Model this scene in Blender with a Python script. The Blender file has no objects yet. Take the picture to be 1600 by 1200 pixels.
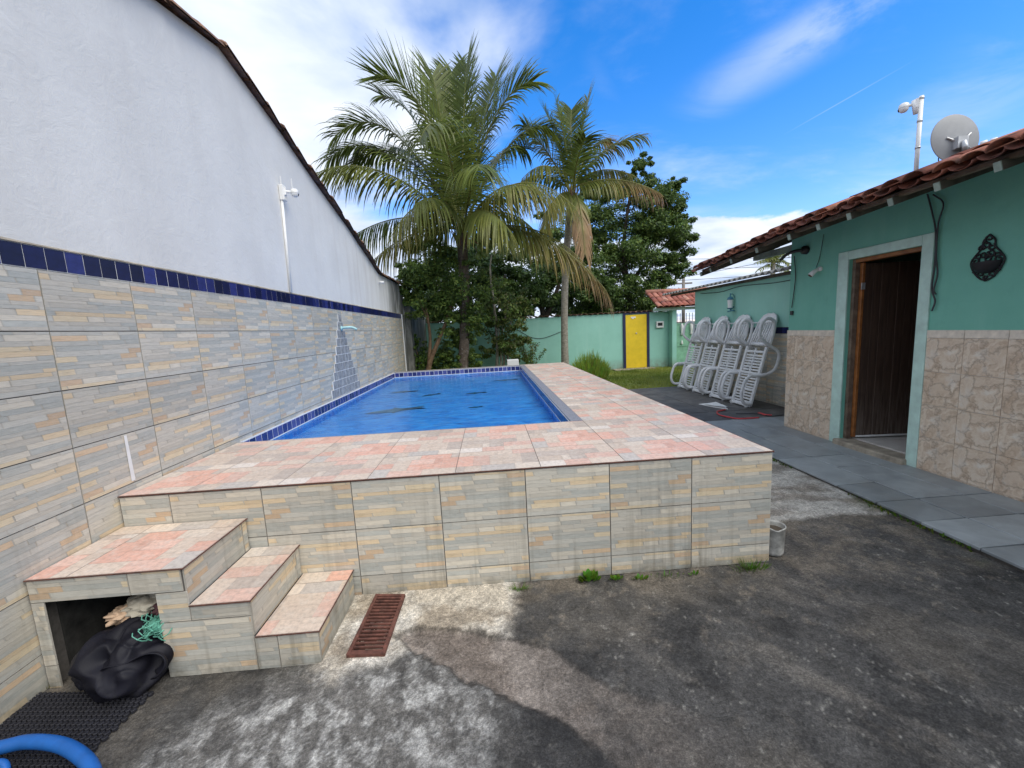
import bpy, math, random
import numpy as np
from mathutils import Vector, Matrix, noise as mnoise

# ------------------------------------------------------------------ camera
SC = bpy.context.scene
COL = SC.collection
F_PX, YAW, PITCH, ROLL = 637.36, .0508, -.133, -.0522
CAM = np.array([2.4457, 0.0, 1.7485])
def _rot(yaw, pitch, roll):
    cy, sy, cp, sp = math.cos(yaw), math.sin(yaw), math.cos(pitch), math.sin(pitch)
    fwd = np.array([sy*cp, cy*cp, sp]); right = np.array([cy, -sy, 0.0]); up = np.cross(right, fwd)
    cr, sr = math.cos(roll), math.sin(roll)
    return np.array([cr*right+sr*up, -sr*right+cr*up, fwd])
RC = _rot(YAW, PITCH, ROLL)
cam_d = bpy.data.cameras.new('camera'); cam = bpy.data.objects.new('camera', cam_d); COL.objects.link(cam)
cam_d.sensor_fit = 'HORIZONTAL'; cam_d.sensor_width = 36.0; cam_d.lens = 36.0*F_PX/1600.0
cam_d.clip_start = .02; cam_d.clip_end = 3000
M = Matrix.Identity(4)
for i in range(3):
    M[i][0] = RC[0][i]; M[i][1] = RC[1][i]; M[i][2] = -RC[2][i]; M[i][3] = CAM[i]
cam.matrix_world = M
SC.camera = cam
SC.render.resolution_x, SC.render.resolution_y = 1024, 768
def ray(u, v):
    return RC.T @ np.array([(u-800)/F_PX, -(v-600)/F_PX, 1.0])
def on(u, v, ax, val):
    d = ray(u, v); t = (val-CAM[ax])/d[ax]; return CAM+t*d
def pX(u, v, val): return Vector(on(u, v, 0, val))
def pY(u, v, val): return Vector(on(u, v, 1, val))
def pZ(u, v, val): return Vector(on(u, v, 2, val))

# ------------------------------------------------------------------ view
SC.render.engine = 'CYCLES'
SC.view_settings.view_transform = 'Standard'; SC.view_settings.look = 'None'
SC.view_settings.gamma = 1.0; SC.view_settings.exposure = 0.98
SC.cycles.max_bounces = 8; SC.cycles.transparent_max_bounces = 12

# ------------------------------------------------------------------ sun and sky
SUN_DIR = Vector((.42, -.46, .78)).normalized()           # towards the sun
sun_d = bpy.data.lights.new('sun', 'SUN'); sun = bpy.data.objects.new('sun', sun_d); COL.objects.link(sun)
sun_d.energy = 1.5; sun_d.angle = math.radians(50); sun_d.color = (1.0, .95, .86)
sun.rotation_euler = (-SUN_DIR).to_track_quat('-Z', 'Y').to_euler(); sun.location = (-6, -8, 14)

world = bpy.data.worlds.new('World'); SC.world = world; world.use_nodes = True
def build_world():
    nt = world.node_tree; N = nt.nodes; L = nt.links; N.clear()
    def nd(t, **k):
        n = N.new(t)
        for a, b in k.items(): setattr(n, a, b)
        return n
    def math_(op, a, b=None, c=None, clamp=False):
        n = nd('ShaderNodeMath', operation=op, use_clamp=clamp)
        for i, x in enumerate((a, b, c)):
            if x is None: continue
            if isinstance(x, (int, float)): n.inputs[i].default_value = x
            else: L.new(x, n.inputs[i])
        return n.outputs[0]
    def step(x, a, b):
        n = nd('ShaderNodeMapRange', interpolation_type='SMOOTHSTEP')
        L.new(x, n.inputs['Value'])
        n.inputs['From Min'].default_value = a; n.inputs['From Max'].default_value = b
        return n.outputs[0]
    out = nd('ShaderNodeOutputWorld'); bg = nd('ShaderNodeBackground')
    sky = nd('ShaderNodeTexSky', sky_type='NISHITA', sun_disc=False)
    sky.sun_elevation = math.asin(SUN_DIR.z); sky.sun_rotation = math.atan2(SUN_DIR.x, SUN_DIR.y)
    sky.air_density = 1.0; sky.dust_density = .3; sky.ozone_density = 2.5
    hs = nd('ShaderNodeHueSaturation'); hs.inputs['Saturation'].default_value = 1.42; hs.inputs['Value'].default_value = 1.0
    L.new(sky.outputs[0], hs.inputs['Color'])
    tc = nd('ShaderNodeTexCoord'); sep = nd('ShaderNodeSeparateXYZ'); L.new(tc.outputs['Generated'], sep.inputs[0])
    dx, dy, dz = sep.outputs
    zz = math_('ADD', math_('MAXIMUM', dz, 0.0), .10)
    cb = nd('ShaderNodeCombineXYZ'); L.new(math_('DIVIDE', dx, zz), cb.inputs[0]); L.new(math_('DIVIDE', dy, zz), cb.inputs[1])
    def noise(scale, detail, rough, loc=(0, 0, 0), rot=0.0, sc=(1, 1, 1), dist=0.0):
        m = nd('ShaderNodeMapping'); m.inputs['Location'].default_value = loc
        m.inputs['Rotation'].default_value = (0, 0, rot); m.inputs['Scale'].default_value = sc
        L.new(cb.outputs[0], m.inputs[0])
        n = nd('ShaderNodeTexNoise'); n.inputs['Scale'].default_value = scale; n.inputs['Detail'].default_value = detail
        n.inputs['Roughness'].default_value = rough; n.inputs['Distortion'].default_value = dist
        L.new(m.outputs[0], n.inputs['Vector']); return n.outputs[0]
    n1 = noise(.85, 7, .52, (3.1, 1.7, 0), dist=.25)
    side = math_("MAXIMUM", step(dx, .24, -.18), step(dy, .40, -.10))      # broken cloud everywhere but the clear quarter ahead
    cov = math_('ADD', n1, math_('MULTIPLY', side, .36))
    bank = step(cov, .60, .80)
    # low cumulus bank near the horizon
    az = nd('ShaderNodeCombineXYZ'); L.new(dx, az.inputs[0]); L.new(dy, az.inputs[1]); L.new(math_('MULTIPLY', dz, 2.2), az.inputs[2])
    nl = nd('ShaderNodeTexNoise'); nl.inputs['Scale'].default_value = 7; nl.inputs['Detail'].default_value = 8; nl.inputs['Roughness'].default_value = .55
    L.new(az.outputs[0], nl.inputs['Vector'])
    low = step(math_('SUBTRACT', math_('ADD', .135, math_('MULTIPLY', nl.outputs[0], .14)), dz), .0, .018)
    # thin wisps
    nw = noise(.62, 8, .60, (-1.35, .10, 0), math.radians(-34), (1.0, 2.3, 1), .5)
    wisp = math_('MULTIPLY', step(nw, .46, .74), .62)
    # two drawn-out cirrus streaks, each along a great circle
    def dotv(v):
        n = nd('ShaderNodeVectorMath', operation='DOT_PRODUCT'); L.new(tc.outputs['Generated'], n.inputs[0]); n.inputs[1].default_value = v
        return n.outputs['Value']
    ns = noise(1.5, 8, .62, (2.2, .4, 0), math.radians(-40), (1.0, 1.7, 1), .7)
    cirrus = None
    for (pa, pb, wid, amp) in (((1165, 115), (1440, -55), .062, .95), ((1440, 210), (1660, 20), .10, .75), ((960, 190), (1010, 330), .03, .35)):
        a_ = Vector(ray(*pa)).normalized(); b_ = Vector(ray(*pb)).normalized(); nn_ = a_.cross(b_).normalized(); m_ = (a_+b_).normalized()
        k_ = math_('MULTIPLY', step(math_('ABSOLUTE', dotv(nn_)), wid, 0.0), step(dotv(m_), m_.dot(a_)-.03, m_.dot(a_)+.03))
        k_ = math_('MULTIPLY', math_('MULTIPLY', k_, step(ns, .38, .66)), amp)
        cirrus = k_ if cirrus is None else math_('MAXIMUM', cirrus, k_)
    wisp = math_('MAXIMUM', math_('MULTIPLY', wisp, .7), math_('MULTIPLY', cirrus, .7))
    # contrail: part of a great circle
    a = Vector(ray(1215, 216)).normalized(); b = Vector(ray(1450, 82)).normalized(); nrm = a.cross(b).normalized(); mid = (a+b).normalized()
    def dot(v):
        n = nd('ShaderNodeVectorMath', operation='DOT_PRODUCT'); L.new(tc.outputs['Generated'], n.inputs[0]); n.inputs[1].default_value = v
        return n.outputs['Value']
    con = math_('MULTIPLY', step(math_('ABSOLUTE', dot(nrm)), .0015, .0003), step(dot(mid), mid.dot(a), mid.dot(a)+.012))
    con = math_('MULTIPLY', con, .42)
    mask = math_('MAXIMUM', math_('MAXIMUM', bank, low), math_('MAXIMUM', wisp, con))
    mask = math_('MULTIPLY', mask, step(dz, -.02, .01))
    # cloud body: brighter tops, grey undersides
    n2 = noise(1.7, 6, .5, (8.2, 4.4, 0), dist=.2)
    cr = nd('ShaderNodeValToRGB'); cr.color_ramp.elements[0].position = .30; cr.color_ramp.elements[1].position = .66
    cr.color_ramp.elements[0].color = (.28, .355, .50, 1); cr.color_ramp.elements[1].color = (.56, .59, .64, 1)
    L.new(n2, cr.inputs[0])
    mul = nd('ShaderNodeMixRGB', blend_type='MULTIPLY'); mul.inputs[0].default_value = 1
    L.new(hs.outputs[0], mul.inputs[1]); mul.inputs[2].default_value = (SKY*1.25, SKY*.93, SKY*1.05, 1)
    mx = nd('ShaderNodeMixRGB'); L.new(mask, mx.inputs[0]); L.new(mul.outputs[0], mx.inputs[1]); L.new(cr.outputs[0], mx.inputs[2])
    L.new(mx.outputs[0], bg.inputs[0]); bg.inputs[1].default_value = 1.0
    L.new(bg.outputs[0], out.inputs[0])
SKY = .14
build_world()

# ------------------------------------------------------------------ helpers
rnd = random.Random(7)
class MB:
    def __init__(s): s.v = []; s.f = []; s.c = []; s.m = []
    def quad(s, a, b, c, d, col=None, mi=0):
        n = len(s.v); s.v += [tuple(a), tuple(b), tuple(c), tuple(d)]; s.f.append((n, n+1, n+2, n+3)); s.c.append(col); s.m.append(mi)
    def tri(s, a, b, c, col=None, mi=0):
        n = len(s.v); s.v += [tuple(a), tuple(b), tuple(c)]; s.f.append((n, n+1, n+2)); s.c.append(col); s.m.append(mi)
    def face(s, idx, col=None, mi=0): s.f.append(tuple(idx)); s.c.append(col); s.m.append(mi)
    def box(s, p0, p1, col=None, mi=0, mat=None):
        x0, y0, z0 = p0; x1, y1, z1 = p1; n = len(s.v)
        vs = [(x0,y0,z0),(x1,y0,z0),(x1,y1,z0),(x0,y1,z0),(x0,y0,z1),(x1,y0,z1),(x1,y1,z1),(x0,y1,z1)]
        if mat is not None: vs = [tuple(mat @ Vector(q)) for q in vs]
        s.v += vs
        for q in ((0,3,2,1),(4,5,6,7),(0,1,5,4),(1,2,6,5),(2,3,7,6),(3,0,4,7)): s.face([n+k for k in q], col, mi)
    def obox(s, c, ax, ay, az, col=None, mi=0):
        c = Vector(c); ax = Vector(ax); ay = Vector(ay); az = Vector(az); n = len(s.v)
        for k in (-1, 1):
            for (i, j) in ((-1,-1),(1,-1),(1,1),(-1,1)): s.v.append(tuple(c+ax*i+ay*j+az*k))
        for q in ((0,3,2,1),(4,5,6,7),(0,1,5,4),(1,2,6,5),(2,3,7,6),(3,0,4,7)): s.face([n+k for k in q], col, mi)
    def tube(s, pts, r, seg=8, col=None, mi=0, cap=True, flat=1.0):
        pts = [Vector(p) for p in pts]; k = len(pts); n0 = len(s.v)
        rr = r if isinstance(r, (list, tuple)) else [r]*k
        t = (pts[1]-pts[0]).normalized(); ref = Vector((0,0,1)) if abs(t.z) < .9 else Vector((1,0,0))
        nx = t.cross(ref).normalized()
        for i, p in enumerate(pts):
            t = (pts[min(i+1,k-1)]-pts[max(i-1,0)])
            t = t.normalized() if t.length > 1e-9 else Vector((0,0,1))
            nx = (nx-t*nx.dot(t)); nx = nx.normalized() if nx.length > 1e-6 else t.orthogonal().normalized()
            ny = t.cross(nx)
            for j in range(seg):
                a = 2*math.pi*j/seg; s.v.append(tuple(p+nx*math.cos(a)*rr[i]+ny*math.sin(a)*rr[i]*flat))
        for i in range(k-1):
            for j in range(seg):
                a = n0+i*seg+j; b = n0+i*seg+(j+1)%seg; s.face((a, b, b+seg, a+seg), col, mi)
        if cap:
            s.face([n0+j for j in range(seg)][::-1], col, mi); s.face([n0+(k-1)*seg+j for j in range(seg)], col, mi)
    def lathe(s, prof, seg=16, c=(0,0,0), ax='z', col=None, mi=0):
        n0 = len(s.v)
        for (r, h) in prof:
            for j in range(seg):
                a = 2*math.pi*j/seg; x, y = r*math.cos(a), r*math.sin(a)
                s.v.append((c[0]+x, c[1]+y, c[2]+h) if ax == 'z' else ((c[0]+h, c[1]+x, c[2]+y) if ax == 'x' else (c[0]+x, c[1]+h, c[2]+y)))
        for i in range(len(prof)-1):
            for j in range(seg):
                a = n0+i*seg+j; b = n0+i*seg+(j+1)%seg; s.face((a, b, b+seg, a+seg), col, mi)
    def mesh(s, name, mats, smooth=False):
        me = bpy.data.meshes.new(name); me.from_pydata(s.v, [], s.f)
        if not isinstance(mats, (list, tuple)): mats = [mats]
        for m in mats: me.materials.append(m)
        if any(s.m): me.polygons.foreach_set('material_index', s.m)
        if any(c is not None for c in s.c):
            at = me.color_attributes.new('Col', 'FLOAT_COLOR', 'CORNER'); buf = []
            for f, c in zip(s.f, s.c):
                c = c or (1,1,1); buf += [c[0], c[1], c[2], 1.0]*len(f)
            at.data.foreach_set('color', buf)
        if smooth: me.polygons.foreach_set('use_smooth', [True]*len(me.polygons))
        me.update(); return me
    def obj(s, name, mats, parent=None, smooth=False, loc=None):
        return link(name, s.mesh(name, mats, smooth), parent, loc)
def link(name, me, parent=None, loc=None, rz=0.0):
    o = bpy.data.objects.new(name, me); COL.objects.link(o)
    if parent is not None: o.parent = parent
    if loc is not None: o.location = loc
    if rz: o.rotation_euler = (0, 0, rz)
    return o
def tag(o, label=None, cat=None, group=None, kind=None):
    if label: o['label'] = label
    if cat: o['category'] = cat
    if group: o['group'] = group
    if kind: o['kind'] = kind
    return o
def thing(name, label, cat, loc=(0,0,0), group=None, rz=0.0):
    o = bpy.data.objects.new(name, None); COL.objects.link(o); o.location = loc; o.rotation_euler = (0,0,rz); o.empty_display_size = .1
    return tag(o, label, cat, group)
def bevel(o, w=.006, seg=2):
    m = o.modifiers.new('bevel', 'BEVEL'); m.width = w; m.segments = seg; m.limit_method = 'ANGLE'; return o
def bez(p0, p1, p2, n):
    out = []
    for i in range(n+1):
        t = i/n; out.append(Vector(p0)*(1-t)**2+Vector(p1)*2*t*(1-t)+Vector(p2)*t*t)
    return out
def catmull(pts, n=6):
    P = [Vector(p) for p in pts]; P = [P[0]*2-P[1]]+P+[P[-1]*2-P[-2]]; out = []
    for i in range(1, len(P)-2):
        for k in range(n):
            t = k/n; a, b, c, d = P[i-1:i+3]
            out.append(.5*((2*b)+(c-a)*t+(2*a-5*b+4*c-d)*t*t+(3*b-a-3*c+d)*t**3))
    out.append(P[-2]); return out
# vectorised value noise
def vnoise(x, y, seed=0):
    xi = np.floor(x).astype(np.int64); yi = np.floor(y).astype(np.int64); xf = x-xi; yf = y-yi
    def h(a, b):
        n = (a*374761393+b*668265263+seed*1274126177) & 0xffffffff
        n = ((n ^ (n >> 13))*1274126177) & 0xffffffff
        return ((n ^ (n >> 16)) & 0xffff)/65535.0
    u = xf*xf*(3-2*xf); v = yf*yf*(3-2*yf)
    return (h(xi,yi)*(1-u)+h(xi+1,yi)*u)*(1-v)+(h(xi,yi+1)*(1-u)+h(xi+1,yi+1)*u)*v
def fbm(x, y, oct=5, seed=0, rough=.55):
    s = 0; a = 1; t = 0
    for i in range(oct):
        s = s+a*vnoise(x*2**i+17.3*i, y*2**i-9.1*i, seed+i); t += a; a *= rough
    return s/t
def sstep(a, b, x):
    t = np.clip((x-a)/(b-a), 0, 1); return t*t*(3-2*t)

# ------------------------------------------------------------------ materials
MATS = {}
class G:
    """tiny node-graph helper"""
    def __init__(s, name):
        s.mat = bpy.data.materials.new(name); s.mat.use_nodes = True; s.nt = s.mat.node_tree; s.N = s.nt.nodes; s.L = s.nt.links
        s.N.clear(); s.out = s.N.new('ShaderNodeOutputMaterial'); s.b = s.N.new('ShaderNodeBsdfPrincipled'); s.L.new(s.b.outputs[0], s.out.inputs[0])
        s.tc = s.N.new('ShaderNodeTexCoord'); s.geo = s.N.new('ShaderNodeNewGeometry')
        MATS[name] = s.mat
    def pos(s): return s.geo.outputs['Position']
    def obj(s): return s.tc.outputs['Object']
    def mapv(s, vec, scale=(1,1,1), loc=(0,0,0)):
        m = s.N.new('ShaderNodeMapping'); m.inputs['Scale'].default_value = scale; m.inputs['Location'].default_value = loc
        s.L.new(vec, m.inputs[0]); return m.outputs[0]
    def noise(s, vec, scale, detail=5, rough=.55, dist=0, color=False):
        n = s.N.new('ShaderNodeTexNoise'); n.inputs['Scale'].default_value = scale; n.inputs['Detail'].default_value = detail
        n.inputs['Roughness'].default_value = rough; n.inputs['Distortion'].default_value = dist; s.L.new(vec, n.inputs['Vector'])
        return n.outputs[1 if color else 0]
    def ramp(s, x, stops):
        r = s.N.new('ShaderNodeValToRGB'); e = r.color_ramp.elements
        while len(e) < len(stops): e.new(.5)
        for k, (p, c) in enumerate(stops):
            e[k].position = p; e[k].color = (c, c, c, 1) if isinstance(c, (int, float)) else tuple(c)+(1,)
        s.L.new(x, r.inputs[0]); return r.outputs[0]
    def mix(s, f, a, b, mode='MIX'):
        m = s.N.new('ShaderNodeMixRGB'); m.blend_type = mode
        for i, x in enumerate((f, a, b)):
            if isinstance(x, (int, float)): m.inputs[i].default_value = x if i == 0 else (x, x, x, 1)
            elif isinstance(x, tuple): m.inputs[i].default_value = x+(1,) if len(x) == 3 else x
            else: s.L.new(x, m.inputs[i])
        return m.outputs[0]
    def m(s, op, a, b=None, clamp=False):
        n = s.N.new('ShaderNodeMath'); n.operation = op; n.use_clamp = clamp
        for i, x in enumerate((a, b)):
            if x is None: continue
            if isinstance(x, (int, float)): n.inputs[i].default_value = x
            else: s.L.new(x, n.inputs[i])
        return n.outputs[0]
    def attr(s, name='Col'):
        a = s.N.new('ShaderNodeAttribute'); a.attribute_name = name; return a.outputs['Color']
    def rand(s):
        return s.N.new('ShaderNodeObjectInfo').outputs['Random']
    def sepx(s, vec):
        n = s.N.new('ShaderNodeSeparateXYZ'); s.L.new(vec, n.inputs[0]); return n.outputs
    def color(s, x):
        if isinstance(x, tuple): s.b.inputs['Base Color'].default_value = x+(1,)
        else: s.L.new(x, s.b.inputs['Base Color'])
    def rough(s, x):
        if isinstance(x, (int, float)): s.b.inputs['Roughness'].default_value = x
        else: s.L.new(x, s.b.inputs['Roughness'])
    def bump(s, h, strength=.3, dist=.01):
        n = s.N.new('ShaderNodeBump'); n.inputs['Strength'].default_value = strength; n.inputs['Distance'].default_value = dist
        s.L.new(h, n.inputs['Height']); s.L.new(n.outputs[0], s.b.inputs['Normal'])
def simple(name, col, rough=.6, var=.12, scale=12, metal=0.0, bump=.0, spec=None):
    g = G(name); n = g.noise(g.obj(), scale, 5, .6)
    d = tuple(c*(1-var*1.6) for c in col); l = tuple(min(1, c*(1+var)) for c in col)
    g.color(g.ramp(n, [(.3, d), (.7, l)])); g.rough(rough); g.b.inputs['Metallic'].default_value = metal
    if spec is not None: g.b.inputs['Specular IOR Level'].default_value = spec
    if bump: g.bump(g.noise(g.obj(), scale*4, 4, .6), bump, .005)
    return g.mat

def build_mats():
    # printed stone-strip ceramic
    g = G('stone_strip_tile'); c = g.attr()
    st = g.noise(g.mapv(g.obj(), (14, 14, 150)), 1.0, 5, .65, .4)
    c = g.mix(1.0, c, g.ramp(st, [(.25, .74), (.5, .98), (.75, 1.10)]), 'MULTIPLY')
    c = g.mix(g.ramp(g.noise(g.obj(), 60, 4, .7), [(.5, 0.0), (.75, .22)]), c, (.62, .60, .55))
    # dirt runs and splash grime with a shape of their own
    p = g.pos(); run = g.noise(g.mapv(p, (7.5, 7.5, .35)), 1.0, 4, .6)
    run2 = g.noise(g.mapv(p, (30, 30, 2.0)), 1.0, 3, .6)
    x, y, z = g.sepx(p)
    lowz = g.ramp(z, [(.0, 1.0), (.28, .6), (.83, .42), (.9, .08)])
    dirt = g.m('MULTIPLY', g.ramp(g.m('MULTIPLY', run, g.m('ADD', run2, .5)), [(.50, 0), (.78, 1)]), lowz)
    c = g.mix(g.m('MULTIPLY', dirt, .6), c, (.19, .165, .12))
    foot = g.m('MULTIPLY', g.ramp(z, [(.0, 1), (.10, 0)]), g.ramp(g.noise(p, 9, 5, .7), [(.35, 0), (.62, .75)]))
    c = g.mix(foot, c, (.13, .12, .09))
    c = g.mix(1.0, c, g.ramp(g.rand(), [(0, .90), (1, 1.06)]), 'MULTIPLY')
    g.color(c); g.rough(g.ramp(g.noise(p, 2.2, 4, .6), [(.3, .38), (.7, .62)])); g.bump(st, .35, .002)
    # printed paving ceramic
    g = G('paving_tile'); c = g.attr()
    n = g.noise(g.obj(), 38, 6, .72); c = g.mix(1.0, c, g.ramp(n, [(.25, .62), (.5, 1.0), (.78, 1.28)]), 'MULTIPLY')
    c = g.mix(g.ramp(g.noise(g.mapv(g.obj(), (1, 1, 1), (3, 1, 0)), 17, 6, .8), [(.50, 0), (.70, .55)]), c, (.72, .66, .58))
    c = g.mix(g.ramp(g.noise(g.pos(), 1.3, 5, .6), [(.45, 0), (.78, .28)]), c, (.40, .33, .27))
    g.color(c); g.rough(g.ramp(g.noise(g.pos(), 3, 4, .6), [(.3, .34), (.7, .55)])); g.bump(n, .15, .002)
    # slate slabs
    g = G('slate'); n = g.noise(g.pos(), 5, 8, .62, .6); r = g.rand()
    c = g.mix(1.0, g.ramp(n, [(.28, (.21, .23, .24)), (.6, (.32, .345, .35)), (.8, (.39, .405, .40))]), g.ramp(r, [(0, .74), (1, 1.16)]), 'MULTIPLY')
    c = g.mix(g.ramp(g.noise(g.pos(), 1.7, 6, .65), [(.5, 0), (.75, .45)]), c, (.20, .19, .165))
    g.color(c); g.rough(g.ramp(n, [(.3, .42), (.7, .65)])); g.bump(g.noise(g.mapv(g.pos(), (3, 6, 3)), 6, 6, .6), .22, .006)
    g = G('dark_slate'); n = g.noise(g.pos(), 4, 7, .65, .6)
    g.color(g.ramp(n, [(.3, (.05, .05, .05)), (.55, (.105, .10, .095)), (.75, (.17, .16, .15))])); g.rough(.6); g.bump(n, .2, .006)
    # white plaster
    g = G('white_plaster'); p = g.pos(); n = g.noise(p, 1.6, 6, .6); f = g.noise(p, 26, 6, .7); x, y, z = g.sepx(p)
    c = g.ramp(n, [(.3, (.65, .645, .625)), (.7, (.735, .73, .705))])
    run = g.noise(g.mapv(p, (9, 5.0, .28)), 1.0, 5, .65); far = g.ramp(y, [(0.0, 0), (1.0, 1)])
    yr = g.N.new('ShaderNodeMapRange'); g.L.new(y, yr.inputs[0]); yr.inputs[1].default_value = 6.0; yr.inputs[2].default_value = 12.3
    yr.inputs[3].default_value = .10; yr.inputs[4].default_value = .95
    d = g.m('MULTIPLY', g.ramp(run, [(.46, 0), (.72, 1)]), yr.outputs[0])
    c = g.mix(g.m('MULTIPLY', d, .75), c, (.40, .35, .30))
    yr2 = g.N.new('ShaderNodeMapRange'); g.L.new(y, yr2.inputs[0]); yr2.inputs[1].default_value = 10.2; yr2.inputs[2].default_value = 11.2
    run3 = g.noise(g.mapv(p, (4, 2.6, .5)), 1.0, 4, .6)
    c = g.mix(g.m('MULTIPLY', g.ramp(run3, [(.42, 0), (.56, .9)]), yr2.outputs[0]), c, (.10, .10, .09))
    c = g.mix(g.ramp(g.noise(p, 5.5, 6, .7), [(.55, 0), (.75, .16)]), c, (.52, .53, .53))
    g.color(c); g.rough(.85)
    sw = g.noise(g.mapv(p, (1, 3, 3.4)), 3.2, 6, .62, 1.2)
    g.bump(g.m('ADD', g.m('MULTIPLY', f, .35), sw), .34, .010)
    # mouldy plaster
    g = G('mouldy_plaster'); p = g.pos(); n = g.noise(g.mapv(p, (2, 2, .7)), 1.3, 7, .65)
    g.color(g.ramp(n, [(.3, (.05, .055, .05)), (.5, (.16, .16, .14)), (.7, (.42, .42, .38))])); g.rough(.9); g.bump(n, .4, .01)
    # green painted plaster
    g = G('green_plaster'); p = g.pos(); n = g.noise(p, 2.2, 6, .6); f = g.noise(p, 30, 6, .7)
    c = g.ramp(n, [(.3, (.265, .54, .45)), (.7, (.305, .60, .505))])
    run = g.noise(g.mapv(p, (6, 6, .4)), 1.0, 4, .6)
    c = g.mix(g.ramp(run, [(.55, 0), (.78, .28)]), c, (.42, .66, .58))
    x, y, z = g.sepx(p)
    foot = g.m('MULTIPLY', g.ramp(z, [(.05, 1), (.42, 0)]), g.ramp(g.noise(p, 4, 5, .7), [(.35, .15), (.6, .8)]))
    c = g.mix(foot, c, (.20, .17, .11))
    g.color(c); g.rough(.72); g.bump(g.m('ADD', f, g.noise(p, 4, 5, .6)), .22, .008)
    g = G('house_paint'); p = g.pos(); n = g.noise(p, 2.2, 6, .6); f = g.noise(p, 30, 6, .7)
    c = g.ramp(n, [(.3, (.155, .43, .335)), (.7, (.19, .49, .385))])
    c = g.mix(g.ramp(g.noise(g.mapv(p, (5, 5, .5)), 1.0, 5, .65), [(.52, 0), (.78, .35)]), c, (.27, .55, .45))
    c = g.mix(g.ramp(g.noise(p, 3.1, 7, .7), [(.58, 0), (.74, .3)]), c, (.11, .31, .25))
    g.color(c); g.rough(.72); g.bump(g.m('ADD', f, g.noise(p, 4, 5, .6)), .22, .008)
    simple('frame_paint', (.52, .71, .63), .6, .10, 9, bump=.1)
    simple('grout', (.11, .10, .09), .9, .2, 30)
    simple('grout_light', (.78, .78, .77), .9, .1, 30)
    # cobalt glazed tile
    g = G('blue_glaze'); r = g.rand(); n = g.noise(g.obj(), 25, 4, .6)
    c = g.ramp(r, [(0, (.005, .007, .035)), (.55, (.010, .014, .085)), (1, (.03, .04, .18))])
    g.color(g.mix(1.0, c, g.ramp(n, [(.3, .75), (.7, 1.25)]), 'MULTIPLY')); g.rough(.28); g.b.inputs['Specular IOR Level'].default_value = .3
    g = G('pool_glaze'); r = g.rand(); n = g.noise(g.obj(), 25, 4, .6)
    c = g.ramp(r, [(0, (.02, .026, .11)), (.5, (.04, .05, .20)), (1, (.10, .11, .30))])
    g.color(g.mix(1.0, c, g.ramp(n, [(.3, .75), (.7, 1.25)]), 'MULTIPLY')); g.rough(.18)
    simple('grey_mosaic', (.30, .305, .31), .6, .25, 18, bump=.15)
    simple('granite', (.26, .26, .29), .5, .35, 120, bump=.1)
    # brown stone-look wall tile (house)
    g = G('brown_stone_tile'); o = g.obj()
    vr = g.N.new('ShaderNodeTexVoronoi'); vr.feature = 'DISTANCE_TO_EDGE'; vr.inputs['Scale'].default_value = 5.2
    r = g.rand(); off = g.N.new('ShaderNodeVectorMath'); off.operation = 'ADD'
    cmb = g.N.new('ShaderNodeCombineXYZ'); g.L.new(g.m('MULTIPLY', g.m('ROUND', g.m('MULTIPLY', r, 2.99)), 3.7), cmb.inputs[0])
    nz = g.noise(o, 5, 4, .6, 0, True); nn = g.mix(.30, o, nz, 'ADD')
    g.L.new(nn, off.inputs[0]); g.L.new(cmb.outputs[0], off.inputs[1]); g.L.new(off.outputs[0], vr.inputs['Vector'])
    v2 = g.N.new('ShaderNodeTexVoronoi'); v2.inputs['Scale'].default_value = 5.2; g.L.new(off.outputs[0], v2.inputs['Vector'])
    n = g.noise(off.outputs[0], 9, 8, .68, 1.2)
    c = g.ramp(n, [(.30, (.44, .31, .215)), (.5, (.72, .59, .455)), (.70, (.85, .77, .66))])
    hue = g.sepx(v2.outputs['Color'])[0]
    c = g.mix(g.m('MULTIPLY', hue, .5), c, (.58, .42, .29))
    c = g.mix(g.ramp(vr.outputs['Distance'], [(.0, .8), (.03, .35), (.09, 0)]), c, (.36, .27, .20))
    c = g.mix(g.ramp(g.noise(off.outputs[0], 9, 4, .6), [(.55, 0), (.7, .5)]), c, (.72, .67, .60))
    g.color(c); g.rough(.5); g.bump(g.m('ADD', g.ramp(vr.outputs['Distance'], [(0, 0), (.1, 1)]), g.m('MULTIPLY', n, .5)), .25, .003)
    simple('cap_tile', (.74, .65, .54), .5, .15, 14)
    simple('beige_tile', (.50, .44, .36), .5, .15, 5, bump=.1)
    # terracotta
    g = G('terracotta'); n = g.noise(g.pos(), 9, 6, .65); r = g.rand()
    c = g.ramp(r, [(0, (.13, .05, .035)), (.45, (.25, .085, .055)), (.8, (.36, .13, .08)), (1, (.46, .19, .11))])
    c = g.mix(g.ramp(n, [(.45, 0), (.68, .85)]), c, (.045, .035, .03)); g.color(c); g.rough(.85); g.bump(n, .3, .006)
    g = G('terracotta_bright'); n = g.noise(g.pos(), 5, 6, .65); r = g.rand()
    c = g.ramp(r, [(0, (.24, .075, .05)), (.7, (.36, .12, .08)), (1, (.50, .24, .17))])
    c = g.mix(g.ramp(n, [(.5, 0), (.7, .7)]), c, (.07, .045, .04)); g.color(c); g.rough(.85)
    g = G('coping_clay'); n = g.noise(g.pos(), 7, 6, .7)
    g.color(g.ramp(n, [(.3, (.055, .045, .04)), (.5, (.20, .11, .075)), (.72, (.38, .24, .165))])); g.rough(.9); g.bump(n, .3, .006)
    simple('fibre_cement', (.33, .32, .30), .9, .3, 6, bump=.2)
    simple('pale_timber', (.26, .32, .27), .8, .25, 9)
    simple('dark_timber', (.10, .085, .065), .85, .3, 9)
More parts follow.
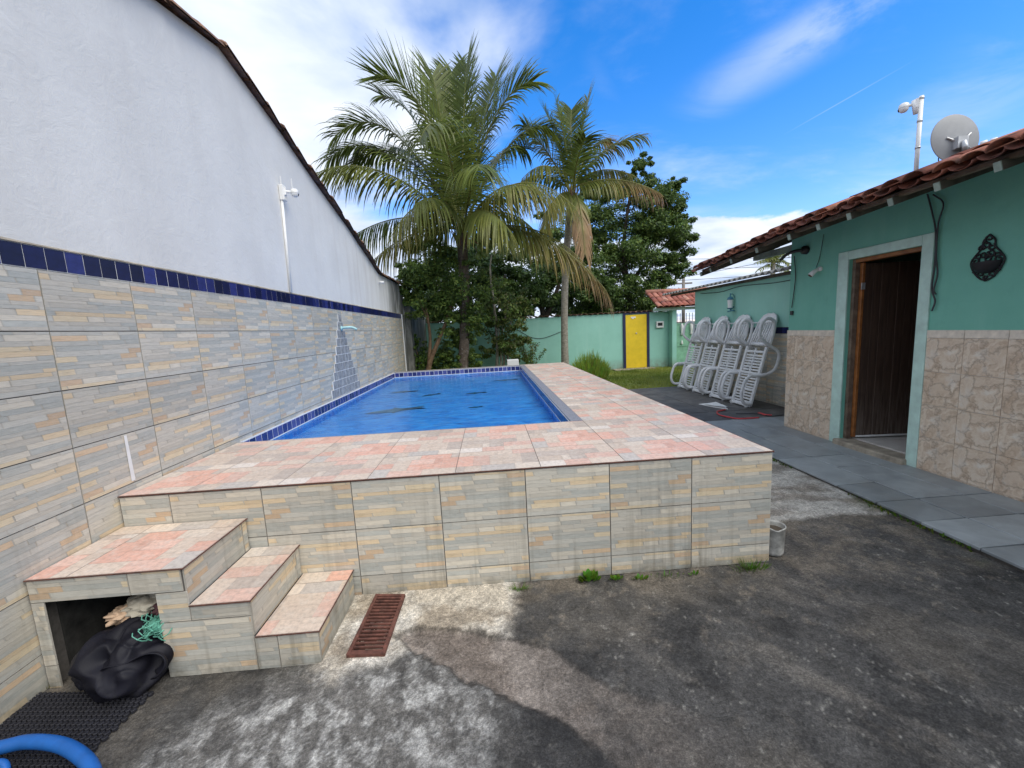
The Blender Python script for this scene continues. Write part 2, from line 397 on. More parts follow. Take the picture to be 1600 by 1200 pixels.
    # weathered plank door
    g = G('plank_wood'); o = g.obj(); n = g.noise(g.mapv(o, (26, 26, 1.6)), 1.6, 7, .62, .3); z = g.sepx(o)[2]
    c = g.ramp(n, [(.25, (.030, .016, .010)), (.5, (.058, .031, .019)), (.75, (.085, .050, .032))])
    lo = g.m('MULTIPLY', g.ramp(g.m('DIVIDE', z, 2.2), [(.0, .9), (.35, 0)]), g.ramp(n, [(.38, 0), (.62, 1)]))
    c = g.mix(g.m('MULTIPLY', lo, .55), c, (.22, .19, .16)); g.color(c); g.rough(.75); g.bump(n, .3, .004)
    simple('varnished_wood', (.30, .11, .03), .4, .3, 10)
    simple('old_wood', (.17, .12, .085), .75, .35, 9, bump=.2)
    simple('stone_sill', (.36, .31, .24), .8, .3, 8, bump=.3)
    simple('interior_floor', (.55, .52, .48), .4, .08, 6)
    simple('interior_wall', (.30, .27, .22), .9, .1, 4)
    simple('yellow_paint', (.80, .56, .02), .55, .06, 6, bump=.05)
    simple('navy_paint', (.022, .026, .08), .45, .1, 9)
    simple('gate_green', (.22, .46, .31), .5, .15, 8)
    simple('white_plastic', (.72, .73, .74), .42, .06, 9)
    simple('white_paint', (.78, .78, .76), .55, .06, 9)
    simple('camera_white', (.80, .80, .78), .35, .04, 9)
    simple('black_plastic', (.014, .014, .016), .4, .2, 20)
    simple('black_iron', (.010, .008, .012), .6, .2, 20)
    simple('dish_grey', (.29, .30, .31), .5, .10, 4)
    simple('galvanised', (.50, .51, .52), .45, .2, 14, metal=.6)
    simple('rust', (.13, .05, .035), .85, .4, 25, bump=.3)
    simple('pit_shade', (.006, .005, .004), .9, .3, 25)
    simple('blue_hose', (.012, .115, .40), .45, .12, 14)
    simple('red_hose', (.62, .055, .06), .4, .1, 14)
    simple('aqua_plastic', (.36, .60, .62), .35, .1, 12)
    simple('lantern_blue', (.06, .22, .30), .4, .2, 12)
    simple('old_bucket', (.50, .49, .45), .6, .35, 14)
    simple('soil', (.10, .075, .05), .95, .3, 20, bump=.4)
    simple('utility_pole', (.22, .20, .18), .9, .2, 8)
    simple('wire', (.05, .05, .055), .7, .05, 5)
    simple('niche_shade', (.035, .034, .03), .95, .5, 9, bump=.5)
    simple('white_stucco_far', (.70, .70, .68), .85, .06, 3)
    # tarpaulin
    g = G('black_tarp'); n = g.noise(g.obj(), 5, 5, .6); g.color(g.ramp(n, [(.3, (.005, .005, .009)), (.6, (.011, .011, .018)), (.80, (.04, .04, .036))])); g.rough(.6); g.b.inputs['Specular IOR Level'].default_value = .25
    g.bump(g.noise(g.mapv(g.obj(), (1, 1, 1)), 9, 5, .6, 1.0), .10, .008)
    simple('rag', (.55, .50, .40), .95, .18, 14, bump=.4)
    simple('rag_peach', (.62, .44, .30), .95, .15, 14, bump=.4)
    simple('rag_dark', (.10, .045, .05), .95, .2, 14, bump=.4)
    simple('green_net', (.14, .42, .32), .7, .35, 25)
    simple('rubber_mat', (.018, .018, .024), .55, .2, 30)
    # concrete yard
    g = G('yard_concrete'); p = g.pos(); c = g.attr()
    n = g.noise(p, 55, 7, .72); n2 = g.noise(p, 9, 8, .68, .7)
    c = g.mix(1.0, c, g.ramp(n, [(.28, .5), (.5, 1.05), (.74, 1.8)]), 'MULTIPLY')
    c = g.mix(1.0, c, g.ramp(n2, [(.3, .60), (.7, 1.38)]), 'MULTIPLY')
    c = g.mix(1.0, c, g.ramp(g.noise(p, 150, 4, .75), [(.30, .55), (.5, 1.0), (.72, 1.7)]), 'MULTIPLY')
    # pale flecks where the surface is chipped
    vo = g.N.new('ShaderNodeTexVoronoi'); vo.inputs['Scale'].default_value = 44; g.L.new(g.mix(.16, p, g.noise(p, 24, 4, .7, 0, True), 'ADD'), vo.inputs['Vector'])
    fl = g.m('MULTIPLY', g.ramp(vo.outputs['Distance'], [(.06, 1), (.16, 0)]), g.ramp(g.noise(p, 4.2, 4, .7), [(.54, 0), (.70, .35)]))
    c = g.mix(fl, c, (.25, .235, .205))
    g.color(c); g.rough(.86); g.b.inputs['Specular IOR Level'].default_value = .25
    g.bump(g.m('ADD', n, g.m('MULTIPLY', n2, 1.6)), .75, .014)
    # earth / lawn
    g = G('earth'); n = g.noise(g.pos(), 1.2, 7, .65); g.color(g.ramp(n, [(.3, (.05, .055, .025)), (.7, (.10, .09, .05))])); g.rough(.95)
    g = G('lawn_soil'); n = g.noise(g.pos(), 3, 7, .65); g.color(g.ramp(n, [(.3, (.12, .15, .03)), (.7, (.22, .25, .06))])); g.rough(.95)
    # foliage with light passing through
    def leaf(name, trans=.35, rough=.45, gain=1.0):
        g = G(name); c = g.attr()
        n = g.noise(g.pos(), 1.3, 3, .6); c = g.mix(1.0, c, g.ramp(n, [(.3, .75*gain), (.7, 1.2*gain)]), 'MULTIPLY')
        g.color(c); g.rough(rough); g.b.inputs['Specular IOR Level'].default_value = .35
        t = g.N.new('ShaderNodeBsdfTranslucent'); g.L.new(c, t.inputs[0]); mx = g.N.new('ShaderNodeMixShader'); mx.inputs[0].default_value = trans
        g.L.new(g.b.outputs[0], mx.inputs[1]); g.L.new(t.outputs[0], mx.inputs[2]); g.L.new(mx.outputs[0], g.out.inputs[0])
    leaf('palm_leaf', .40, .34); leaf('tree_leaf', .30, .5); leaf('grass_leaf', .35, .6)
    g = G('palm_bark'); n = g.noise(g.mapv(g.pos(), (6, 6, 9)), 2.2, 6, .7)
    c = g.ramp(n, [(.3, (.05, .035, .025)), (.55, (.13, .10, .075)), (.72, (.22, .19, .155))])
    li = g.ramp(g.noise(g.pos(), 8, 5, .7), [(.60, 0), (.68, .85)]); c = g.mix(li, c, (.50, .50, .46)); g.color(c); g.rough(.9); g.bump(n, .5, .02)
    g = G('palm_bark_grey'); n = g.noise(g.mapv(g.pos(), (5, 5, 8)), 2.2, 6, .7)
    g.color(g.ramp(n, [(.3, (.15, .13, .10)), (.55, (.29, .265, .215)), (.75, (.42, .40, .35))])); g.rough(.9); g.bump(n, .5, .02)
    simple('bark', (.20, .125, .07), .9, .4, 8, bump=.4)
    simple('bark_dark', (.055, .042, .032), .9, .4, 8, bump=.4)
    simple('bark_pale', (.38, .34, .28), .9, .35, 8, bump=.4)
    simple('coconut', (.16, .22, .045), .45, .3, 12)
    simple('palm_sheath', (.30, .17, .09), .8, .4, 14, bump=.3)
    # water: clear film over a printed blue floor
    g = G('water'); g.N.remove(g.b)
    tr = g.N.new('ShaderNodeBsdfTransparent'); tr.inputs[0].default_value = (.82, .94, .99, 1)
    gl = g.N.new('ShaderNodeBsdfGlossy'); gl.inputs['Roughness'].default_value = .04; gl.inputs[0].default_value = (.9, .93, 1, 1)
    fr = g.N.new('ShaderNodeFresnel'); fr.inputs['IOR'].default_value = 1.33
    bp = g.N.new('ShaderNodeBump'); bp.inputs['Strength'].default_value = .32; bp.inputs['Distance'].default_value = .03
    w = g.noise(g.mapv(g.pos(), (3.0, 5.5, 1)), 1.5, 4, .55, .8); g.L.new(w, bp.inputs['Height'])
    g.L.new(bp.outputs[0], gl.inputs['Normal']); g.L.new(bp.outputs[0], fr.inputs['Normal'])
    mx = g.N.new('ShaderNodeMixShader'); g.L.new(g.m('MULTIPLY', fr.outputs[0], .75), mx.inputs[0]); g.L.new(tr.outputs[0], mx.inputs[1]); g.L.new(gl.outputs[0], mx.inputs[2])
    g.L.new(mx.outputs[0], g.out.inputs[0])
    g = G('pool_liner'); p = g.pos(); n = g.noise(g.mapv(p, (1.6, 4.2, 1)), 1.6, 6, .62, 1.6); n2 = g.noise(g.mapv(p, (2, 7, 1)), 3.2, 5, .65, 1.2)
    c = g.ramp(n, [(.28, (.008, .10, .36)), (.45, (.022, .24, .62)), (.62, (.05, .36, .76)), (.8, (.16, .46, .80))])
    c = g.mix(g.ramp(n2, [(.46, 0), (.68, .65)]), c, (.20, .34, .52)); g.color(c); g.rough(.6)  # grey streaks put the water's reflections into the liner colour
    simple('dolphin_print', (.016, .10, .14), .6, .4, 6)
    simple('dolphin_pale', (.10, .20, .27), .6, .3, 4)
build_mats()
mt = MATS
# ================================================================== SETTING
def ground():
    b = MB(); b.quad((-300,-300,-.14),(300,-300,-.14),(300,600,-.14),(-300,600,-.14))
    tag(b.obj('ground', mt['earth']), kind='structure')
ground()

def poly_sd(px, py, poly):
    """signed distance to polygon (negative inside), vectorised"""
    d = np.full(px.shape, 1e9); inside = np.zeros(px.shape, bool); n = len(poly)
    for i in range(n):
        x0, y0 = poly[i]; x1, y1 = poly[(i+1) % n]
        ex, ey = x1-x0, y1-y0; wx, wy = px-x0, py-y0
        t = np.clip((wx*ex+wy*ey)/(ex*ex+ey*ey), 0, 1)
        d = np.minimum(d, (wx-ex*t)**2+(wy-ey*t)**2)
        c = ((y0 > py) != (y1 > py)) & (px < (x1-x0)*(py-y0)/(y1-y0+1e-12)+x0); inside ^= c
    d = np.sqrt(d); return np.where(inside, -d, d)

def yard():
    xs = np.concatenate([np.arange(-.10, 5.90, .0115)])
    ys = np.concatenate([np.arange(-5, .9, .45), np.arange(.9, 3.5, .0115), np.arange(3.5, 5.4, .06), np.arange(5.4, 10.41, .5)])
    X, Y = np.meshgrid(xs, ys); nx, ny = len(xs), len(ys)
    wob = .20*(fbm(X*3.1, Y*3.1, 7, 3, .66)-.5); wob2 = .20*(fbm(X*3.1+40, Y*3.1, 7, 9, .66)-.5)
    A = [(1.40,2.75),(2.52,2.75),(2.56,2.36),(2.46,2.16),(2.20,2.19),(1.90,2.25),(1.80,2.00),(1.50,1.95),(1.40,2.05)]
    B = [(.80,1.15),(1.0,1.72),(1.24,2.00),(1.66,2.05),(1.86,2.12),(2.14,1.92),(2.36,1.73),(2.34,1.42),(2.20,1.0)]
    Cc = [(1.80,2.20),(1.93,2.26),(2.20,2.21),(2.46,2.15),(2.68,2.00),(2.86,1.80),(3.20,1.62),(4.2,1.0),(3.4,.7),(2.84,1.42),(2.40,1.76),(2.12,1.95),(1.86,2.12)]
    D = [(4.2,3.16),(4.75,3.15),(5.3,3.20),(5.82,3.14),(6.2,3.4),(6.2,12),(4.2,12)]
    wa = .10*(fbm(X*8, Y*8, 6, 93, .68)-.5); a = sstep(.07, -.05, poly_sd(X+wob*1.3+wa, Y+wob2*1.3+wa, A)); bb = sstep(.22, -.20, poly_sd(X+wob*1.6, Y+wob2*1.6, B))
    wf = .05*(fbm(X*13, Y*13, 5, 83, .6)-.5); wf2 = .05*(fbm(X*13+9, Y*13, 5, 87, .6)-.5)
    cc = sstep(.02, -.03, poly_sd(X+wob*.6+wf, Y+wob2*.6+wf2, Cc)); dd = sstep(.03, -.03, poly_sd(X+wob*.5+wa*.6, Y+wob2*.5+wa*.6, D))
    big = fbm(X*.9, Y*.9, 5, 21); mid = fbm(X*3.5+3, Y*3.5, 8, 33, .70); fine = fbm(X*16, Y*16, 5, 55, .70)
    streak = fbm(X*9+Y*3.5, Y*4.5-X*2.2, 7, 71, .72)
    def mixc(c0, c1, t): return c0+(np.array(c1)-c0)*t[..., None]
    c = np.zeros(X.shape+(3,))+np.array((.070, .067, .063))
    c = mixc(c, (.036, .035, .034), sstep(.47, .64, mid)*.8)
    c = mixc(c, (.135, .122, .106), sstep(.50, .72, fbm(X*1.3-Y*1.1, X*3.6+Y*3.9, 7, 61, .62))*sstep(2.6, 3.6, X)*.75)
    c = mixc(c, (.10, .09, .077), sstep(.50, .72, fbm(X*1.7+9, Y*1.7, 6, 90, .62))*.9)
    c = mixc(c, (.20, .17, .135), sstep(.58, .74, fbm(X*9.3, Y*9.3+6, 6, 14, .75))*(.18+.5*sstep(1.7, 2.5, Y)))
    c = mixc(c, (.30, .285, .25), sstep(.66, .78, fbm(X*34+Y*9, Y*25, 5, 15, .72))*sstep(.44, .6, big)*.6)
    # clear strip along the pool foot is browner
    c = mixc(c, (.17, .145, .115), sstep(.35, .05, 2.60-Y)*sstep(2.3, 2.7, X)*sstep(.40, .62, mid)*.8)
    # black seam right next to the cement patch
    c = mixc(c, (.014, .014, .016), sstep(.35, .0, np.abs(poly_sd(X+wob*1.6+wf*2, Y+wob2*1.6+wf2*2, [(2.4,1.62),(2.75,1.45),(2.9,.9),(2.3,.9)])))*.45)
    # bare whitish area
    cb = mixc(np.zeros(X.shape+(3,))+np.array((.14, .132, .12)), (.37, .36, .335), sstep(.44, .64, fbm(X*15+Y*6, Y*9-X*4, 7, 71, .78)))
    cb = mixc(cb, (.06, .057, .053), sstep(.50, .68, mid)*.8)
    c = c*(1-bb[..., None])+cb*bb[..., None]
    # rendered cement by the drain
    ca = mixc(np.zeros(X.shape+(3,))+np.array((.46, .41, .335)), (.60, .56, .49), sstep(.4, .65, mid))
    ca = mixc(ca, (.22, .17, .115), sstep(.56, .7, fbm(X*2.6, Y*2.6, 5, 17))*.55)
    c = c*(1-a[..., None])+ca*a[..., None]
    # filled channel
    chf = sstep(3.6, 2.3, X)
    ch = mixc(np.zeros(X.shape+(3,))+np.array((.16, .132, .11)), (.25, .215, .185), sstep(.4, .65, mid))
    ch = mixc(ch, (.06, .055, .05), sstep(2.45, 3.1, X)*sstep(.40, .60, mid)*.8)
    t = (cc*chf)[..., None]; c = c*(1-t)+ch*t
    # worn band by the path
    cd = mixc(np.zeros(X.shape+(3,))+np.array((.42, .395, .35)), (.24, .21, .175), sstep(.45, .66, fbm(X*2+Y, Y*5, 5, 31)))
    c = c*(1-dd[..., None])+cd*dd[..., None]
    # moss by the path kerb
    moss = sstep(.22, .02, 5.84-X+wob*.8)*sstep(.40, .55, fbm(X*3, Y*3, 4, 44))*sstep(3.7, 3.1, Y)
    c = mixc(c, (.075, .085, .02), moss*.85)
    edgeC = np.exp(-(poly_sd(X+wob*.6+wf, Y+wob2*.6+wf2, Cc)/.012)**2)*chf
    c = c*(1-.6*edgeC[..., None])
    Z = .010*(big-.5)+.012*(mid-.5)*.8+.006*(fine-.5)-.016*cc*chf+.010*a*(1-cc)+.006*bb*(1-cc)+.012*dd
    Z = Z*sstep(0, .05, X+.1)
    v = np.stack([X, Y, Z], -1).reshape(-1, 3)
    i = np.arange(nx*ny).reshape(ny, nx)
    f = np.stack([i[:-1,:-1], i[:-1,1:], i[1:,1:], i[1:,:-1]], -1).reshape(-1, 4)
    me = bpy.data.meshes.new('concrete_yard'); me.from_pydata(v.tolist(), [], f.tolist()); me.materials.append(mt['yard_concrete'])
    at = me.color_attributes.new('Col', 'FLOAT_COLOR', 'POINT')
    at.data.foreach_set('color', np.concatenate([c.reshape(-1, 3), np.ones((nx*ny, 1))], 1).ravel().astype(np.float32))
    me.polygons.foreach_set('use_smooth', [True]*len(me.polygons))
    tag(link('concrete_yard', me), kind='structure')
yard()

def path():
    base = MB(); base.box((5.835, -5, -.06), (7.05, 5.95, .030)); base.box((5.835, 5.9501, -.06), (7.93, 10.35, .024))
    p = tag(base.obj('path', mt['grout']), kind='structure')
    r = random.Random(4)
    cols = [((5.82, 6.205), [-3,-2.2,-1.3,-.6,.1,.9,1.55,2.08,2.51,2.91,3.29,3.70,4.53,5.29,5.94]),
            ((6.213, 6.645), [-3,-2.2,-1.3,-.6,.2,1.0,1.7,2.2,2.52,2.905,3.29,4.14,4.53,5.36,5.94]),
            ((6.653, 6.935), [-3,-1.6,-.6,.4,1.3,2.1,2.91,3.29,4.15,5.0,5.94])]
    k = 0
    for (x0, x1), ys in cols:
        for y0, y1 in zip(ys[:-1], ys[1:]):
            b = MB(); z = .052+r.uniform(-.003, .004); g = .006; j = lambda: r.uniform(-.006, .006)
            x0j, x1j = (x0+j()*1.5 if x0 < 5.9 else x0), x1
            top = [(x0j, y0+g+j(), z+j()*.3), (x1j, y0+g+j(), z+j()*.3), (x1j, y1-g, z+j()*.3), (x0j, y1-g, z+j()*.3)]
            bot = [(q[0], q[1], .031) for q in top]; n = len(b.v); b.v += bot+top
            for q in ((4,5,6,7),(0,1,5,4),(1,2,6,5),(2,3,7,6),(3,0,4,7)): b.face(q)
            bevel(b.obj('slab', mt['slate'], p), .004, 1); k += 1
    ys = [5.955, 6.55, 7.2, 7.9, 8.6, 9.4, 10.34]; xs = [5.82, 6.45, 7.15, 7.92]
    for y0, y1 in zip(ys[:-1], ys[1:]):
        for x0, x1 in zip(xs[:-1], xs[1:]):
            b = MB(); z = .044+r.uniform(-.003, .003); b.box((x0+.005, y0+.005, .0245), (x1-.005, y1-.005, z))
            bevel(b.obj('slab', mt['slate'] if y1 < 7 else mt['dark_slate'], p), .004, 1)
path()

def lawn():
    n = 40; b = MB(); xs = np.linspace(-.6, 12, n); ys = np.linspace(10.36, 15.4, 22)
    # earth bed behind the pool and lawn
    for j, y in enumerate(ys):
        for i, x in enumerate(xs): b.v.append((x, y, .012+.03*(mnoise.noise((x*.8, y*.8, 0)))))
    for j in range(len(ys)-1):
        for i in range(n-1): b.face((j*n+i, j*n+i+1, (j+1)*n+i+1, (j+1)*n+i))
    tag(b.obj('lawn', mt['lawn_soil'], smooth=True), kind='structure')
    g = MB(); r = random.Random(3)
    for k in range(42000):
        x = r.uniform(3.4, 10.2); y = r.uniform(10.3, 15.2)
        if k % 4 == 0: x = r.uniform(-.2, 5); y = r.uniform(10.8, 15.1)
        z = .01+.03*mnoise.noise((x*.8, y*.8, 0)); h = r.uniform(.03, .075)*(1+.5*mnoise.noise((x*1.5, y*1.5, 3)))
        a = r.uniform(0, 6.28); w = r.uniform(.006, .012); lx, ly = r.uniform(-.03, .03), r.uniform(-.03, .03)
        t = mnoise.noise((x*.9, y*.9, 9))*.5+.5+r.uniform(-.25, .25); t = min(1, max(0, t))
        c = (.14+.22*t, .22+.15*t, .03+.05*t)
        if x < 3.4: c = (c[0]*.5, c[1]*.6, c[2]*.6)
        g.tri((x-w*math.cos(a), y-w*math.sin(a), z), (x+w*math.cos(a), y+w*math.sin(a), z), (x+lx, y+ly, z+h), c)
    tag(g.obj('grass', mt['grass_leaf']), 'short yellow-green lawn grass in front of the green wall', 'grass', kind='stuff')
lawn()

# ------------------------------------------------------------------ printed tiles
TW, TH = .575, .335
PAL = [(.415,.43,.40),(.47,.475,.435),(.36,.395,.38),(.52,.505,.445),(.68,.51,.30),(.70,.56,.35),(.60,.555,.46),(.52,.34,.195),(.32,.36,.355),(.50,.475,.41),(.60,.40,.225)]
WGT = [4,4.5,4,4.5,3.4,3.2,4.8,.8,2,4.5,.5]
def make_print(seed):
    r = random.Random(seed); rows = []; z = 0
    hs = []
    while sum(hs) < TH: hs.append(r.choice([.018,.022,.026,.030,.034]))
    s = TH/sum(hs); z = 0
    for h in hs:
        h *= s; x = -r.uniform(0, .12); strips = []
        while x < TW:
            w = r.uniform(.10, .34); c = r.choices(PAL, WGT)[0]; k = r.uniform(.92, 1.07); c = tuple((q*.66+m*.34)*1.08 for q, m in zip(c, (.57, .505, .41)))
            strips.append((max(0, x), min(TW, x+w), tuple(q*k for q in c), r.uniform(0, .0018))); x += w
        rows.append((z, z+h, strips)); z += h
    return rows
PRINTS = [make_print(s) for s in (11, 12)]
_tile_cache = {}
def stone_tile(w, h, u0=0.0, v0=0.0, var=0, flip=False):
    """ceramic tile printed with stone strips; local x right, z up, faces -y, 9 mm thick"""
    key = (round(w, 3), round(h, 3), round(u0, 3), round(v0, 3), var, flip)
    if key in _tile_cache: return _tile_cache[key]
    b = MB(); b.box((0, -.0062, 0), (w, 0, h), (.50, .47, .41))
    rr = random.Random(hash(key) & 0xffff)
    for z0, z1, strips in PRINTS[var]:
        for x0, x1, c, d in strips:
            a0, a1, b0, b1 = x0, x1, z0, z1
            if flip: a0, a1, b0, b1 = TW-x1, TW-x0, TH-z1, TH-z0
            a0, a1 = max(a0-u0, .001), min(a1-u0, w-.001); b0, b1 = max(b0-v0, .001), min(b1-v0, h-.001)
            if a1-a0 < .004 or b1-b0 < .003: continue
            y = -.0065-d; sl = min(.006, (a1-a0)*.2); e = .0004
            b.quad((a0+e+(sl if a0 > .003 else 0), y, b0+e), (a1-e, y, b0+e), (a1-e-(sl if a1 < w-.003 else 0), y-.0006, b1-e), (a0+e, y-.0006, b1-e), c)
            # under-edge of the strip
            b.quad((a0+e, -.006, b0), (a1-e, -.006, b0), (a1-e, y, b0+e), (a0+e, y, b0+e), tuple(q*.85 for q in c))
    me = b.mesh('tile', mt['stone_strip_tile']); _tile_cache[key] = me; return me
DPAL = [((.66,.34,.25), 6), ((.68,.42,.33), 6), ((.58,.465,.37), 5.5), ((.46,.38,.32), 3.2), ((.66,.56,.46), 5), ((.72,.64,.56), 2.4), ((.50,.46,.42), 1.2)]
DW, DD = .575, .45
def make_pave(seed):
    r = random.Random(seed); NX, NY = 10, 8; occ = [[0]*NX for _ in range(NY)]; out = []
    for j in range(NY):
        for i in range(NX):
            if occ[j][i]: continue
            opts = [(2,4),(4,2),(2,4),(4,2),(2,3),(3,2),(2,2)]; r.shuffle(opts); opts += [(2,2),(2,1),(1,2),(1,1)]
            for w, h in opts:
                if i+w <= NX and j+h <= NY and all(not occ[j+b][i+a] for a in range(w) for b in range(h)):
                    for a in range(w):
                        for b in range(h): occ[j+b][i+a] = 1
                    c = r.choices([q[0] for q in DPAL], [q[1] for q in DPAL])[0]; k = r.uniform(.9, 1.08)
                    if w*h <= 3 and r.random() < .3: c = (.70,.62,.54)
                    out.append((i*DW/NX, (i+w)*DW/NX, j*DD/NY, (j+h)*DD/NY, tuple((q*.80+m*.20)*k*1.03 for q, m in zip(c, (.66, .53, .42))))); break
    return out
PAVES = [make_pave(s) for s in (21, 22, 23, 24)]
def pave_tile(w, d, var=0, flip=0, u0=0.0, v0=0.0):
    """ceramic paving tile; local x, y in plan, top at z=0, 10 mm thick"""
    key = ('p', round(w, 3), round(d, 3), var, flip, round(u0, 3), round(v0, 3))
    if key in _tile_cache: return _tile_cache[key]
    b = MB(); b.box((0, 0, -.010), (w, d, -.0009), (.42, .34, .29))
    for x0, x1, y0, y1, c in PAVES[var]:
        if flip & 1: x0, x1 = DW-x1, DW-x0
        if flip & 2: y0, y1 = DD-y1, DD-y0
        a0, a1, b0, b1 = max(x0-u0, .0), min(x1-u0, w), max(y0-v0, .0), min(y1-v0, d)
        if a1-a0 < .005 or b1-b0 < .005: continue
        e = .0007; b.quad((a0+e, b0+e, 0), (a1-e, b0+e, 0), (a1-e, b1-e, 0), (a0+e, b1-e, 0), c)
    me = b.mesh('tile', mt['paving_tile']); _tile_cache[key] = me; return me

# ------------------------------------------------------------------ boundary wall on the left
GABLE = [(-2.0, 3.20), (3.69, 4.43), (4.48, 4.585), (5.57, 4.33), (6.52, 4.06), (7.81, 3.74), (9.17, 3.34), (9.75, 3.16), (12.38, 3.16)]
def gz(y):
    for (y0, z0), (y1, z1) in zip(GABLE[:-1], GABLE[1:]):
        if y <= y1: return z0+(z1-z0)*(y-y0)/(y1-y0)
    return GABLE[-1][1]
def boundary_wall():
    t = thing('boundary_wall', 'tall white plastered gable wall with stone strip tiles and blue border below', 'wall', (0, 2.4, 0))
    inv = Vector((0, -2.4, 0))
    b = MB(); pts = [(-2.0, 0)]+GABLE+[(12.38, 0)]; n = len(pts)
    off = .022
    for x in (off-.012, -.22):
        for (y, z) in pts: b.v.append((x, y-2.4, z))
    b.face(range(n-1, -1, -1)); b.face(range(n, 2*n))
    for i in range(n):
        j = (i+1) % n; b.face((i, j, n+j, n+i))
    b.obj('plaster', mt['white_plaster'], t)
    g = MB(); g.box((.005, -2.0-2.4, -.02), (.0155, 11.85-2.4, 2.325)); g.obj('grout_bed', mt['grout'], t)
    # tiles
    y0 = 2.4212-4*TW; ncol = 0; rt = math.pi/2
    ztop = 2.2054
    cols = [(y0+i*TW, TW) for i in range(-1, 21)]
    for ci, (y, w) in enumerate(cols):
        w = min(w, 11.84-y)
        if w < .03: continue
        for rj in range(7):
            z1 = ztop-rj*TH; z0 = max(z1-TH, 0.0); h = z1-z0
            if h < .02: continue
            if y > 2.75 and z1 < .80: continue
            fl = (ci+rj) % 2 == 0
            v0 = TH-h if True else 0
            me = stone_tile(w-.005, h-.005, 0, v0, (ci*3+rj) % 2, fl)
            link('tile', me, t, (.0158, y-2.4+.0025, z0+.0025), rt)
    # blue border
    bb = MB(); bb.box((0, -.002, 0), (.1035, 0, .118)); bme = bb.mesh('border_tile', mt['blue_glaze']); rb = random.Random(2)
    g = MB(); g.box((.0157, -2.0-2.4, 2.2065), (.0175, 11.85-2.4, 2.333)); g.obj('border_grout', mt['grout_light'], t)
    y = 11.84-.109
    while y > .9:
        o = link('border_tile', bme, t, (.0177, y-2.4, 2.2105), rt); o.rotation_euler = (rb.uniform(-.006, .006), 0, rt+rb.uniform(-.01, .01)); y -= .1088
    # ledge of mortar along the border top
    b = MB()
    ys = np.arange(-2, 11.85, .07)
    for k in range(len(ys)-1):
        ya, yb = ys[k]-2.4, ys[k+1]-2.4; h0 = .010+.014*max(0, mnoise.noise((ys[k]*2.1, 3, 0))); h1 = .010+.014*max(0, mnoise.noise((ys[k+1]*2.1, 3, 0)))
        b.quad((.026,ya,2.3335),(.026,yb,2.3335),(.0185,yb,2.3335+h1),(.0185,ya,2.3335+h0)); b.quad((.0185,ya,2.3335+h0),(.0185,yb,2.3335+h1),(.008,yb,2.336+h1),(.008,ya,2.336+h0))
    b.obj('mortar_ledge', mt['stone_sill'], t)
    # painted corner strip at the end of the tiling
    b = MB(); b.box((.0, 11.852-2.4, 0), (.04, 11.90-2.4, 2.33)); b.obj('corner_strip', mt['white_paint'], t)
    # clay tiles along the gable edge
    b = MB(); seg = 7
    for k in range(2):
        for i in range(seg+1):
            a = math.pi*i/seg; r = .125 if k == 0 else .105
            b.v.append((.0-r*math.cos(a)*1.1, 0 if k == 0 else .42, r*math.sin(a)*.60))
    for i in range(seg): b.face((i, i+1, seg+2+i, seg+1+i))
    for k in range(2):
        base = len(b.v)
        for i in range(seg+1):
            a = math.pi*i/seg; r = (.125 if k == 0 else .105)-.016
            b.v.append((.0-r*math.cos(a)*1.1, 0 if k == 0 else .42, r*math.sin(a)*.55))
    o2 = 2*(seg+1)
    for i in range(seg):
        b.face((o2+seg+1+i, o2+seg+2+i, o2+i+1, o2+i)); b.face((i+1, i, o2+i, o2+i+1)); b.face((seg+1+i, seg+2+i, o2+seg+2+i, o2+seg+1+i))
    cme = b.mesh('coping_tile', mt['coping_clay'], True); r = random.Random(8)
    y = 12.0
    while y > 2.4:
        y1 = y; ya = y-.36; sl = (gz(y1)-gz(ya))/.36
        o = link('coping_tile', cme, t, (-.02+r.uniform(-.015, .012), ya-2.4, gz(ya)+r.uniform(-.004, .008)))
        a = math.atan(sl)
        if ya >= 4.45: o.rotation_euler = (a-.03, r.uniform(-.05, .05), r.uniform(-.03, .03))
        else: o.rotation_euler = (a-.02, r.uniform(-.05, .05), r.uniform(-.03, .03))
        y -= .36
    # little drain spout in the wall
    b = MB(); b.tube([(.0, 9.75-2.4, 2.98), (.12, 9.75-2.4, 2.97)], .028, 10); b.obj('drain_spout', mt['white_paint'], t, True)
    # repaired strip on one tile
    b = MB(); b.quad((.0275, 2.742-2.4, .88), (.0275, 2.772-2.4, .88), (.0275, 2.765-2.4, 1.19), (.0275, 2.744-2.4, 1.19)); b.obj('filler_streak', mt['white_paint'], t)
    # grey mosaic behind the shower spout
    rows = 10; rm = random.Random(5)
    for k in range(rows):
        z0 = .835+k*.131; f = k/(rows-1); ya = 6.26+(6.86-6.26)*f**.9; yb = 7.62+(6.99-7.62)*f**.8
        n = max(1, round((yb-ya)/.16)); w = (yb-ya)/n; sh = (.5 if k % 2 else 0)
        e = [ya]+[ya+(i+(.5 if k % 2 and n > 1 else 0))*w for i in range(1, n)]+[yb]
        e = sorted(min(max(q+rm.uniform(-.012, .012), ya), yb) for q in e)
        for q0, q1 in zip(e[:-1], e[1:]):
            if q1-q0 < .03: continue
            m = MB(); m.box((.0256, q0+.0045-2.4, z0+.0045), (.0286+rm.uniform(0, .002), q1-.0045-2.4, z0+.1265)); m.obj('mosaic_tile', mt['grey_mosaic'], t)
    m = MB()
    for k in range(rows):
        z0 = .835+k*.131; f = k/(rows-1); ya = 6.26+(6.86-6.26)*f**.9; yb = 7.62+(6.99-7.62)*f**.8
        m.box((.0161, ya-.004-2.4, z0), (.0276, yb+.004-2.4, z0+.1305))
